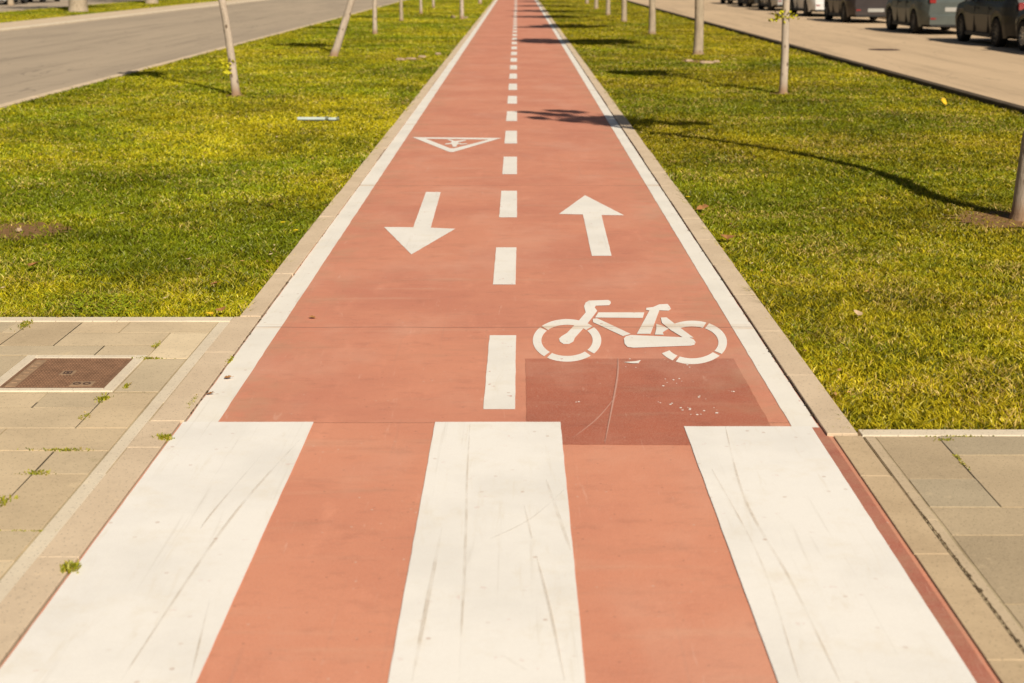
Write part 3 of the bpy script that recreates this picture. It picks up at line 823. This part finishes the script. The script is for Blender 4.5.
for i in range(260):
    x = rr.uniform(-4.3,-1.43); y = 7.05+abs(rr.gauss(0,.25)); clover(x,y,rr.uniform(.005,.009))
for i in range(110):
    y = rr.uniform(5.3,11); x = 1.30+abs(rr.gauss(0,.12)); clover(x,y,rr.uniform(.005,.010))
o = m.build('clover', M['blade']); cattr(o, tint); tag(o, 'low round leaved clover along the edges of the lawns', 'clover', kind='stuff')
# bits of dead leaf and straw lying in the turf
m = MB(); tint = []
for i in range(900):
    x = rr.uniform(1.35,6.1) if i % 2 else rr.uniform(-6.5,-1.45); y = rr.uniform(5.4 if i % 2 else 7.2, 34); k = rr.random()
    if i % 5 == 0: x = (1.31+abs(rr.gauss(0,.10))) if i % 2 else (-1.42-abs(rr.gauss(0,.10)))
    l = rr.uniform(.006,.020)*(1+y*.02); w_ = l*rr.uniform(.18,.5); a = rr.uniform(0,3.14); c_, s_ = math.cos(a), math.sin(a); z = rr.uniform(.004,.022)
    n0 = len(m.v); m.v += [(x-l*c_,y-l*s_,z),(x-w_*s_,y+w_*c_,z+.004),(x+l*c_,y+l*s_,z+rr.uniform(-.004,.008)),(x+w_*s_,y-w_*c_,z)]; m.f.append([n0,n0+3,n0+2,n0+1])
    col = (.55,.30,.12,1) if k < .4 else ((.75,.58,.34,1) if k < .75 else (.30,.15,.07,1)); tint.extend([col]*4)
o = m.build('leaf_litter', M['blade']); cattr(o, tint); tag(o, 'small bits of dead leaf and straw lying in the turf', 'leaf litter', kind='stuff')
# dandelion specks
M['yellow'] = simple('yellow_petal', (.80,.62,.02), .6, .2, 0, .15)
m = MB()
for i in range(520):
    if i % 2: x = rr.uniform(1.35,6.1)
    else: x = rr.uniform(-6.5,-1.45)
    y = rr.uniform(8,60)**1.0; r = rr.uniform(.004,.009)*(1+y*.015)
    m.poly([(x+r*math.cos(a),y+r*math.sin(a)) for a in (0,1.2,2.4,3.6,4.9)], .012+rr.uniform(0,.02))
tag(m.build('fallen_petals', M['yellow']), 'tiny yellow petals scattered through the grass', 'petals', kind='stuff')

def flower(u, v, label):
    x, y = G(u, v); o = empty('dandelion', (x,y,-.02)); tag(o, label, 'flower', 'yellow dandelions in the lawns')
    m = MB(); m.tube([(0,0,0),(0,.003,.045)], .002, 5); m.build('stem', M['leaf'], o)
    m = MB()
    for k in range(14):
        a = k*.4488; c, s_ = math.cos(a), math.sin(a)
        m.v += [(0,0,.048),(.016*c-.004*s_,.016*s_+.004*c,.054),(.019*c,.019*s_,.052),(.016*c+.004*s_,.016*s_-.004*c,.054)]; b=len(m.v)-4; m.f.append([b,b+1,b+2,b+3])
    m.lathe([(.048,.004),(.055,.007),(.058,0)], 8, 'z'); m.build('flower_head', M['yellow'], o)
flower(283,226,'yellow dandelion beside the left kerb above the pavement corner')
flower(296,234,'yellow dandelion closest to the left kerb, just below another dandelion')
flower(331,183,'yellow dandelion near the left kerb beside the down arrow')
flower(368,88,'yellow dandelion on the left lawn below the flat rubble')
flower(596,71,'yellow dandelion on the right lawn kerb side beyond the tree shadow')
flower(688,200,'yellow dandelion beside the right kerb level with the arrows')

# ------------------------------------------------------------------ small loose things
M['dryleaf'] = simple('dry_brown_leaf', (.42,.20,.07), .8, .2, 0, .4, 30)
M['dryleaf_y'] = simple('yellow_fallen_leaf', (.85,.55,.03), .6, .3, 0, .2, 20)
M['paleleaf'] = simple('pale_dry_leaf', (.62,.44,.26), .8, .2, 0, .3, 30)
def dry_leaf(u, v, s, mat, label, z=.012, seed=0, curl=.35):
    x, y = G(u, v); r_ = random.Random(seed); rz = r_.uniform(0,6.28); m = MB()
    prof = [(0,.0),(.12,.28),(.3,.42),(.45,.34),(.6,.46),(.75,.30),(.9,.14),(1,0)]
    rows = []
    for (t, w) in prof:
        rows.append([((t-.5)*s, -w*s, abs(w)*s*curl+abs(t-.5)*s*curl*.6), ((t-.5)*s, 0, abs(t-.5)*s*curl*.6), ((t-.5)*s, w*s*.9, abs(w)*s*curl*1.2+abs(t-.5)*s*curl*.6)])
    m.grid(rows); m.tube([(-.5*s,0,.2*s*curl),(-.75*s,.05*s,.3*s*curl)], .02*s, 4)
    o = m.build('fallen_leaf', M[mat]); o.location = (x,y,z); o.rotation_euler = (r_.uniform(-.3,.3), r_.uniform(-.3,.3), rz)
    return tag(o, label, 'leaf', 'fallen leaves')
yl = dry_leaf(943,105,.12,'dryleaf_y','bright yellow fallen leaf on the right lawn near the road kerb', z=.05, seed=1); yl.rotation_euler = (1.0,.3,.6)
dry_leaf(703,211,.10,'dryleaf','brown dry leaf on the grass beside the right kerb, the farther of two', seed=2, z=.02)
dry_leaf(727,241,.11,'dryleaf','brown dry leaf on the grass beside the right kerb, the nearer of two', seed=3, z=.02)
dry_leaf(34,269,.085,'dryleaf','curled brown leaf alone on the left lawn below the bare soil', seed=4, z=.025)
dry_leaf(215,287,.05,'dryleaf','small reddish leaf on the left lawn just behind the corner leaves', seed=5, z=.02)
dry_leaf(222,314,.07,'dryleaf','dark brown leaf in the left lawn corner where the kerb meets the edging', seed=6, z=.02)
dry_leaf(210,316,.05,'dryleaf_y','orange leaf lying on the edging in the left lawn corner', seed=16, z=.012)
dry_leaf(189,263,.045,'paleleaf','small pale leaf in the middle of the left lawn', seed=7, z=.025)
dry_leaf(857,317,.06,'paleleaf','pale dry leaf on the right lawn beside the bicycle symbol', seed=8, z=.02)
dry_leaf(312,355 if False else 318,.035,'dryleaf','tiny brown leaf on the red path beside the left edge line', seed=9, z=.006)
dry_leaf(228,379,.035,'dryleaf','small brown leaf on the left edge line, the farther of two', seed=10, z=.008)
dry_leaf(210,395,.035,'dryleaf','small brown leaf on the left edge line, the nearer of two', seed=11, z=.008)
dry_leaf(500,508+37,.0,'dryleaf','x') if False else None
dry_leaf(280,56,.12,'dryleaf','dry leaf low in the grass left of the leaning tree', seed=12, z=.03)
dry_leaf(303,90,.10,'paleleaf','pale leaf in the grass above the blue pipe', seed=13, z=.03)

# rubble and stones
M['stone'] = simple('pale_stone', (.50,.36,.24), .9, .2, 0, .3, 10)
def stone(u, v, sx, sy, sz, label, seed, group='stones lying on the lawns'):
    x, y = G(u, v); bm = bmesh.new(); bmesh.ops.create_icosphere(bm, subdivisions=2, radius=1)
    r_ = random.Random(seed)
    for vv in bm.verts:
        k = r_.uniform(.82,1.12); vv.co = Vector((vv.co.x*sx*.75*k, vv.co.y*sy*k, max(-.3,min(.75,vv.co.z))*sz*k))
    me = bpy.data.meshes.new('stone'); bm.to_mesh(me); bm.free(); me.materials.append(M['stone'])
    o = bpy.data.objects.new('stone', me); COL.objects.link(o); o.location = (x,y,sz*.15); o.rotation_euler = (0,0,r_.uniform(-.2,.2))
    return tag(o, label, 'stone', group)
stone(400,59,.13,.07,.035,'flat pale stone on the left lawn, left end of the rubble near the path',1)
stone(411,58.5,.15,.06,.035,'flat pale stone in the middle of the rubble on the left lawn',2)
stone(422,56.5,.11,.05,.04,'flat pale stone at the path end of the rubble on the left lawn',3)
stone(438,54,.09,.06,.05,'rounded pale stone between the left rubble and the kerb',4)
stone(706,62.5,.20,.06,.045,'pale flat stone in front of the thick trunk on the right lawn',5)
stone(716,61.5,.10,.05,.04,'small pale stone right of the flat stone by the thick trunk',6)
stone(689,60.5,.12,.05,.04,'reddish flat stone left of the thick trunk base on the right lawn',7)
stone(453,17,.14,.10,.09,'stone at the foot of the trunk nearest to the path, left side',8)
stone(466,17.5,.12,.08,.07,'stone at the foot of the trunk nearest to the path, right side',9)
stone(76/4+0,230,.03,.02,.02,'small pale stone on the bare soil of the left lawn',10)

# pale blue pipe offcut
px_, py_ = G(316,119.5)
pipe = empty('pipe_offcut', (px_,py_,-.004), R(-2)); pipe.scale = (.8,.85,.85); tag(pipe, 'pale blue plastic pipe offcut lying in the left lawn grass', 'pipe')
M['blue'] = simple('faded_blue_plastic', (.52,.60,.56), .5, .4, 0, .2, 8); M['dull'] = simple('dirty_plastic', (.20,.22,.16), .7, .3, 0, .3, 8)
def pipe_seg(x0,x1,r,mat,name,par):
    m = MB(); m.lathe([(x0,r*.8),(x0,r),(x1,r),(x1,r*.8)], 18, 'x', (0,0,r)); return m.build(name, mat, par)
pipe_seg(-.27,.14,.024,M['blue'],'tube',pipe); pipe_seg(.142,.185,.030,M['dull'],'collar',pipe); pipe_seg(.187,.30,.022,M['blue'],'tube',pipe); pipe_seg(.302,.34,.026,M['dull'],'collar',pipe)

# weed tufts in the joints
def tuft(u, v, rx, ry, n, label, hh=.018, z=.0):
    x0, y0 = G(u, v); m = MB(); tint = []; r_ = random.Random(int(u*7+v))
    for i in range(n):
        x, y = r_.gauss(0,rx*.5), r_.gauss(0,ry*.5); h = hh*.62*r_.uniform(.4,1.3); a = r_.uniform(0,6.28); w = r_.uniform(.0018,.0035); l = h*r_.uniform(.3,1.2)
        b = len(m.v); c, s_ = math.cos(a), math.sin(a)
        m.v += [(x-w*s_,y+w*c,-.002),(x+w*s_,y-w*c,-.002),(x+w*s_+l*.5*c,y-w*c+l*.5*s_,h*.7),(x+l*c,y+l*s_,h),(x-w*s_+l*.5*c,y+w*c+l*.5*s_,h*.7)]; m.f.append([b,b+1,b+2,b+3,b+4])
        g = r_.uniform(.7,1.25); k = r_.random(); col = (.36*g,.34*g,.02,1) if k < .65 else ((.22*g,.26*g,.02,1) if k < .9 else (.5*g,.36*g,.1,1)); tint += [col]*5
    o = m.build('weed_tuft', M['blade']); cattr(o, tint); o.location = (x0,y0,z); return tag(o, label, 'weed', 'green weed tufts in the paving joints')
tuft(26,324,.03,.10,130,'green tuft in the joint just below the lawn edging, upper left',.02)
tuft(156,345.5,.02,.05,60,'green tuft beside the pale slab corner behind the inspection cover',.015)
tuft(150,358.5,.07,.016,110,'long green tuft at the right corner of the inspection cover',.015)
tuft(127,387,.012,.03,26,'thin upright tuft just right of the inspection cover',.028)
tuft(103,399,.025,.05,110,'green tuft below the inspection cover in a slanting joint',.018)
tuft(85,417,.02,.05,60,'small mossy tuft low in the slanting joint under the inspection cover',.012)
tuft(60,450,.09,.014,170,'long flat green tuft along a cross joint of the left paving',.014)
tuft(38,473,.05,.02,100,'green tuft where two joints meet on the left paving',.014)
tuft(2,502,.03,.04,90,'green tuft at the left picture edge in a dark joint',.02)
tuft(30,531,.09,.008,80,'low thin line of moss in a cross joint near the left edge',.008)
tuft(165,439,.028,.03,150,'round green tuft on the kerb joint at the top of the left crossing bar',.020,.004)
tuft(70,570,.020,.028,170,'round green tuft between the kerb and the left crossing bar',.024,.004)
tuft(230,360,.010,.07,90,'low moss along the crack between left kerb and edge line',.012,.003)
tuft(193,402,.010,.10,110,'brownish moss along the kerb crack just above the crossing',.012,.003)
tuft(845,430,.03,.02,60,'small tuft at the end of the right kerb by the crossing',.014,.004)
tuft(945,440,.03,.02,60,'green tuft in the joint under the right lawn edging',.012)
tuft(961,461,.010,.09,70,'moss in the slanting joint of the right paving',.010)
tuft(962,436.5,.10,.008,80,'thin row of grass along the right lawn edging',.012)

# dirt and grit along kerb cracks
M['grit'] = simple('dark_grit', (.13,.09,.05), .9, .1, 0, .5, 30)
m = MB(); rr = random.Random(5)
for i in range(900):
    y = 5.35+abs(rr.gauss(0,1))*9
    x = rr.choice((1.168,1.168,-1.291))+rr.gauss(0,.004); r = rr.uniform(.002,.006)
    m.poly([(x+r*math.cos(a)*rr.uniform(.6,1.3),y+r*1.8*math.sin(a)*rr.uniform(.6,1.3)) for a in (0,1.2,2.4,3.6,4.9)], .0045+rr.uniform(0,.002))
for i in range(150):
    y = rr.choice((3.35,3.6,3.75,3.9,4.25))+rr.gauss(0,.10); x = 1.305+rr.gauss(0,.0025); r = rr.uniform(.002,.006)
    m.poly([(x+r*.6*math.cos(a)*rr.uniform(.6,1.3),y+r*2.2*math.sin(a)*rr.uniform(.6,1.3)) for a in (0,1.2,2.4,3.6,4.9)], .0066+i*.00001)
tag(m.build('grit', M['grit']), 'dark grit and dirt gathered along the kerb cracks', 'grit', kind='stuff')

# ------------------------------------------------------------------ parked cars
def paint(name, col, metal=.3):
    t = NT(name); n = t.noise(t.tc, 2.5, 4); c = t.mix(t.ramp(n,.3,.7), col, tuple(x*.85 for x in col))
    p = t.sep(t.tc); dust = t.math('MULTIPLY', t.ramp(p[2],.2,.6,.12,0), t.noise(t.tc,14,5,.7))
    c = t.mix(dust, c, (.35,.28,.2)); m_ = t.done(c, .42, .3, metal*.5); t.b.inputs['Coat Weight'].default_value = .12; return m_
M['glass'] = simple('dark_tinted_glass', (.02,.025,.03), .08, .6, 0, .1)
M['tyre'] = simple('black_tyre_rubber', (.025,.024,.023), .85, .2, 0, .3, 20)
M['black'] = simple('black_plastic_trim', (.03,.03,.03), .6, .3, 0, .2)
M['alloy'] = simple('silver_alloy', (.50,.50,.49), .35, .5, .7, .15)
M['dark_alloy'] = simple('dull_grey_alloy', (.10,.10,.10), .5, .4, .5, .2)
M['red_lamp'] = simple('red_tail_lamp', (.28,.015,.012), .3, .6, 0, .2)
M['lamp'] = simple('clear_head_lamp', (.70,.70,.68), .12, .6, .2, .1)
M['plate'] = simple('white_number_plate', (.38,.37,.34), .5, .3, 0, .08)
def wheel(parent, x, y, r, side, rimmat, spokes=10):
    w = MB(); w.lathe([(-.10,r*.62),(-.11,r*.70),(-.115,r*.88),(-.095,r*.985),(-.05,r),(.05,r),(.095,r*.985),(.115,r*.88),(.11,r*.70),(.10,r*.62)], 36, 'x')
    o = w.build('wheel', M['tyre'], parent, True); o.location = (x,y,r)
    m = MB(); s = side
    m.lathe([(s*.085,r*.62),(s*.100,r*.64),(s*.100,r*.58),(s*.05,r*.56)], 32, 'x'); m.lathe([(s*.03,r*.62),(s*.03,.0)], 20, 'x')
    m.lathe([(s*.03,r*.17),(s*.09,r*.15),(s*.095,0)], 16, 'x')
    for k in range(spokes):
        a = 2*math.pi*k/spokes; c, sn = math.cos(a), math.sin(a); hw = .017 if spokes > 6 else .035
        for (r0,r1) in ((r*.13,r*.60),):
            P = lambda rad, t, xx: (s*xx, rad*c-t*sn, rad*sn+t*c)
            b = len(m.v); m.v += [P(r0,-hw,.085),P(r0,hw,.085),P(r1,hw*.8,.093),P(r1,-hw*.8,.093),P(r0,-hw,.05),P(r0,hw,.05),P(r1,hw*.8,.05),P(r1,-hw*.8,.05)]
            m.f += [[b,b+1,b+2,b+3],[b,b+3,b+7,b+4],[b+1,b+5,b+6,b+2],[b+3,b+2,b+6,b+7]]
    m.build('rim', rimmat, o)
    return o
def make_car(x, y, paintmat, label, L=4.2, W=1.76, H=1.47, style='hatch', rim='dark_alloy', spokes=9, name='parked_car', group='cars parked along the right hand road', rz=0.0, zroad=.058, wr=.315, rear_wheel=.80, front_over=.85):
    """x,y = middle of the rear bumper; the car points along +y"""
    root = empty(name, (x,y,zroad), rz); tag(root, label, 'car' if style != 'van' else 'van', group)
    hw = W/2; yw = (rear_wheel, L-front_over)
    if style == 'hatch':
        belt = [(0,.82),(.15,.92),(.5,.95),(L*.62,.92),(L*.72,.94),(L-.35,.78),(L-.08,.66),(L,.55)]
        roof = [(0,.84),(.10,.96),(.42,H-.08),(.75,H),(L*.48,H),(L*.58,H-.1),(L*.745,.965),(L-.35,.80),(L-.08,.68),(L,.57)]
        glass = (.75, L*.70)
    elif style == 'wagon':
        belt = [(0,.85),(.12,.97),(L*.62,.95),(L*.70,.98),(L-.35,.85),(L-.08,.70),(L,.56)]
        roof = [(0,.88),(.08,1.0),(.30,H-.07),(.55,H),(L*.5,H),(L*.60,H-.12),(L*.72,1.0),(L-.35,.87),(L-.08,.72),(L,.58)]
        glass = (.5, L*.68)
    else:
        belt = [(0,1.0),(.1,1.08),(L*.72,1.06),(L*.8,1.05),(L-.3,.92),(L-.06,.75),(L,.58)]
        roof = [(0,1.2),(.05,H-.1),(.25,H),(L*.62,H),(L*.70,H-.1),(L*.83,1.08),(L-.3,.94),(L-.06,.77),(L,.6)]
        glass = (L*.42, L*.78)
    ip = lambda tab, t: float(np.interp(t, [a[0] for a in tab], [a[1] for a in tab]))
    ys = sorted(set([0,.02,.06,.12,.2]+[round(k*.06,3) for k in range(4,int(L/.06))]+[L-.12,L-.05,L]+[q+wr*f for q in yw for f in (-1.16,-1.12,1.12,1.16)]))
    ra = wr*1.13
    rows = []
    for t in ys:
        endf = min(t, L-t); tap = 1-.24*max(0,1-endf/.55)**2.2
        w = hw*tap; zb = .20 if .25 < t < L-.25 else .26
        for q in yw:
            d = abs(t-q)
            if d < ra: zb = max(zb, wr+math.sqrt(ra*ra-d*d))
        zs = ip(belt,t); zr = max(ip(roof,t), zs+.015); inset = min(1,(zr-zs)/.45)
        g = hw*(.94-.16*inset)*tap
        zm = zb+(zs-zb)*.35
        prof = [(w*.93 if zb<.4 else w*.985,zb),(w*.985,zm),(w,max(zm+.02,zs-.28)),(w*.985,zs-.10),(w*.95,zs),(w*.93,zs+.01),((w*.93+g)/2,zs+(zr-zs)*.5),(g,zr-.05*inset),(g*.85,zr),(g*.4,zr+.012*inset),(0,zr+.018*inset)]
        rows.append([(-a,t,b) for a,b in prof]+[(a,t,b) for a,b in prof[::-1][1:]])
    m = MB(); m.grid(rows); n = len(rows[0])
    e0 = [(p[0],p[1],p[2]) for p in rows[0]]; b = len(m.v); m.v += e0; m.f.append(list(range(b,b+n)))
    b = len(m.v); m.v += rows[-1]; m.f.append(list(range(b,b+n))[::-1])
    m.build('body', paintmat, root, False)
    # dark floor and wheel wells
    m = MB(); m.box(-hw*.90,hw*.90,.45,L-.45,.19,.34); m.box(-hw*.72,hw*.72,.15,L-.15,.19,.34); m.box(-hw*.70,hw*.70,.35,L-.35,.34,.66); m.build('underbody', M['black'], root)
    # side glass
    for sgn in (-1,1):
        brk = [glass[0], glass[0]+(glass[1]-glass[0])*.36, glass[0]+(glass[1]-glass[0])*.72, glass[1]]
        if style == 'van': brk = [glass[0]+(glass[1]-glass[0])*.45, glass[1]]
        for i in range(len(brk)-1):
            a, c = brk[i]+.03, brk[i+1]-.03; m = MB(); rw = []
            for k in range(7):
                t = a+(c-a)*k/6; zs = ip(belt,t); zr = max(ip(roof,t),zs+.03); inset = min(1,(zr-zs)/.45); g = hw*(.94-.16*inset)
                zt = zr-.05*inset-.05
                if zt < zs+.05: zt = zs+.05
                f = lambda z: hw*.93+(g-hw*.93)*(z-zs)/max(.01,(zr-.05*inset-zs))+.004
                rw.append([(sgn*f(zs+.04),t,zs+.04),(sgn*f(zt),t,zt)])
            m.grid(rw); m.build('side_window', M['glass'], root)
    # rear and front glass
    def screen(t0, t1, name):
        m = MB(); rw = []
        for k in range(6):
            t = t0+(t1-t0)*k/5; zs = ip(belt,t); zr = max(ip(roof,t),zs+.015); inset = min(1,(zr-zs)/.45); g = hw*(.94-.16*inset)*.84
            rw.append([(-g,t,zr+.004),(-g*.47,t,zr+.012*inset+.006),(0,t,zr+.018*inset+.006),(g*.47,t,zr+.012*inset+.006),(g,t,zr+.004)])
        m.grid(rw); m.build(name, M['glass'], root)
    rt = [p for p in roof]
    if style == 'hatch': screen(.13,.40,'rear_window'); screen(L*.585,L*.74,'windscreen')
    elif style == 'wagon': screen(.10,.29,'rear_window'); screen(L*.605,L*.715,'windscreen')
    else: screen(L*.705,L*.825,'windscreen')
    # rear: bumper, lamps, plate, tail gate seam
    m = MB(); m.box(-hw*.74,hw*.74,-.045,.10,.27,.52,.03); bp = m.build('rear_bumper', paintmat, root)
    m = MB(); m.box(-hw*.70,hw*.70,-.038,.05,.22,.268,.01); m.build('valance', M['black'], bp)
    for sgn in (-1,1):
        m = MB(); m.box(min(sgn*hw*.58,sgn*hw*.755),max(sgn*hw*.58,sgn*hw*.755),-.015,.10,.82 if style!='van' else .9,.97 if style!='van' else 1.2,.02); m.build('tail_lamp', M['red_lamp'], root)
        m = MB(); m.box(min(sgn*hw*.56,sgn*hw*.72),max(sgn*hw*.56,sgn*hw*.72),-.052,-.03,.40,.44,.006); m.build('reflector', M['red_lamp'], bp)
        m = MB(); m.box(min(sgn*hw*.55,sgn*hw*.84),max(sgn*hw*.55,sgn*hw*.84),L-.16,L+.0,.52,.66,.03); m.build('headlight', M['lamp'], root)
        # mirror, door handles, sill
        m = MB(); m.box(min(sgn*hw*.98,sgn*(hw+.16)),max(sgn*hw*.98,sgn*(hw+.16)),glass[1]-.42,glass[1]-.28,.96,1.08,.03); m.build('wing_mirror', M['black'], root)
        m = MB(); m.box(min(sgn*hw*.95,sgn*(hw*.985)),max(sgn*hw*.95,sgn*hw*.985),yw[0]+ra+.03,yw[1]-ra-.03,.185,.27,.01); m.build('sill', M['black'], root)
        for q in (.30,.66):
            t = glass[0]+(glass[1]-glass[0])*q
            m = MB(); m.box(min(sgn*hw*.985,sgn*(hw+.022)),max(sgn*hw*.985,sgn*(hw+.022)),t,t+.17,.80,.825,.008); m.build('door_handle', M['black'], root)
        m = MB()
        for q in (glass[0]+(glass[1]-glass[0])*.36, glass[0]+(glass[1]-glass[0])*.74+.1):
            if q > yw[0]+ra: m.box(min(sgn*hw*.95,sgn*(hw+.0015)),max(sgn*hw*.95,sgn*(hw+.0015)),q,q+.008,.28,.86)
        if m.v: m.build('door_seam', M['black'], root)
    m = MB(); m.box(-.26,.26,-.062,-.046,.36,.47,.003) if style!='hatch' else m.box(-.26,.26,-.012,.02,.60,.71,.003); m.build('number_plate', M['plate'], root)
    for q in yw:
        for sgn in (-1,1): wheel(root, sgn*(hw-.115), q, wr, sgn, M[rim], spokes)
    return root
P = {'black': paint('black_car_paint',(.018,.018,.020)), 'char': paint('charcoal_car_paint',(.022,.022,.020)), 'blue': paint('grey_blue_car_paint',(.10,.115,.105),.3),
     'dark': paint('dark_plum_car_paint',(.05,.04,.04)), 'white': paint('white_car_paint',(.72,.72,.70),.0), 'silver': paint('silver_car_paint',(.45,.45,.43),.5), 'navy': paint('navy_car_paint',(.015,.025,.06))}
CX = 11.50
make_car(CX, 27.35, P['black'], 'black parked car with silver multi spoke wheel, nearest at the right edge', L=4.25, rim='alloy', spokes=10)
make_car(CX, 31.70, P['char'], 'dark charcoal parked car in front of the car with silver spoke wheels', style='wagon', L=4.25, H=1.55)
make_car(CX, 38.55, P['blue'], 'grey blue parked hatchback with a gap behind it', L=4.20)
make_car(CX, 47.05, P['dark'], 'dark plum parked car between the grey blue hatchback and the white van', L=4.25, style='wagon', H=1.5)
make_car(CX, 53.40, P['white'], 'white parked van behind the thin sapling with the yellow sprig', style='van', L=4.4, H=1.85)
make_car(CX, 61.2, P['silver'], 'silver parked car beyond the white van', L=4.2)
make_car(CX, 67.2, P['char'], 'dark parked car farthest along the right hand road, beyond the silver one', L=4.2)
make_car(CX, 73.2, P['silver'], 'pale parked car at the top edge, last before the thick trunk', L=4.2)
gl = 'cars parked across the far left road'
make_car(-27.0, 68.5, P['navy'], 'dark blue parked car at the top left corner of the picture', zroad=0, group=gl)
make_car(-26.9, 74.6, P['white'], 'white parked car at the top left beside the slim brown trunk', zroad=0, group=gl)
make_car(-26.9, 80.2, P['silver'], 'silver parked car at the top edge left of the thick pale trunk', zroad=0, group=gl)

# ------------------------------------------------------------------ light, sky, camera
w = bpy.data.worlds.new('World'); scn.world = w; w.use_nodes = True
nt = w.node_tree; bg = nt.nodes['Background']; sky = nt.nodes.new('ShaderNodeTexSky'); sky.sky_type = 'NISHITA'; sky.sun_disc = False
sky.sun_elevation = SUN_EL; sky.sun_rotation = math.atan2(-AX, -AY); sky.dust_density = 2.0; sky.air_density = 1.0
nt.links.new(sky.outputs[0], bg.inputs[0]); bg.inputs[1].default_value = .034
sl = bpy.data.lights.new('sun', 'SUN'); sl.energy = 5.0; sl.angle = R(.53); sl.color = (1.0,.91,.77)
so = bpy.data.objects.new('sun', sl); COL.objects.link(so)
d = Vector((AX*math.cos(SUN_EL), AY*math.cos(SUN_EL), -math.sin(SUN_EL)))
so.rotation_euler = d.to_track_quat('-Z','Y').to_euler(); so.location = (6,-10,12)
cam = bpy.data.cameras.new('camera'); co = bpy.data.objects.new('camera', cam); COL.objects.link(co); scn.camera = co
co.location = (0,0,CAM_H); co.rotation_euler = (R(90)-PITCH, 0, 0)
cam.sensor_width = 36; cam.lens = FPX/1024*36; cam.shift_x = -5/1024; cam.shift_y = .7/1024; cam.clip_end = 3000; cam.clip_start = .05
cam.dof.use_dof = True; cam.dof.focus_distance = 7.2; cam.dof.aperture_fstop = 3.6
scn.view_settings.view_transform = 'Standard'; scn.view_settings.look = 'None'; scn.view_settings.exposure = 0; scn.view_settings.gamma = 1
scn.render.engine = 'CYCLES'
scn.render.resolution_x = 1024; scn.render.resolution_y = 683
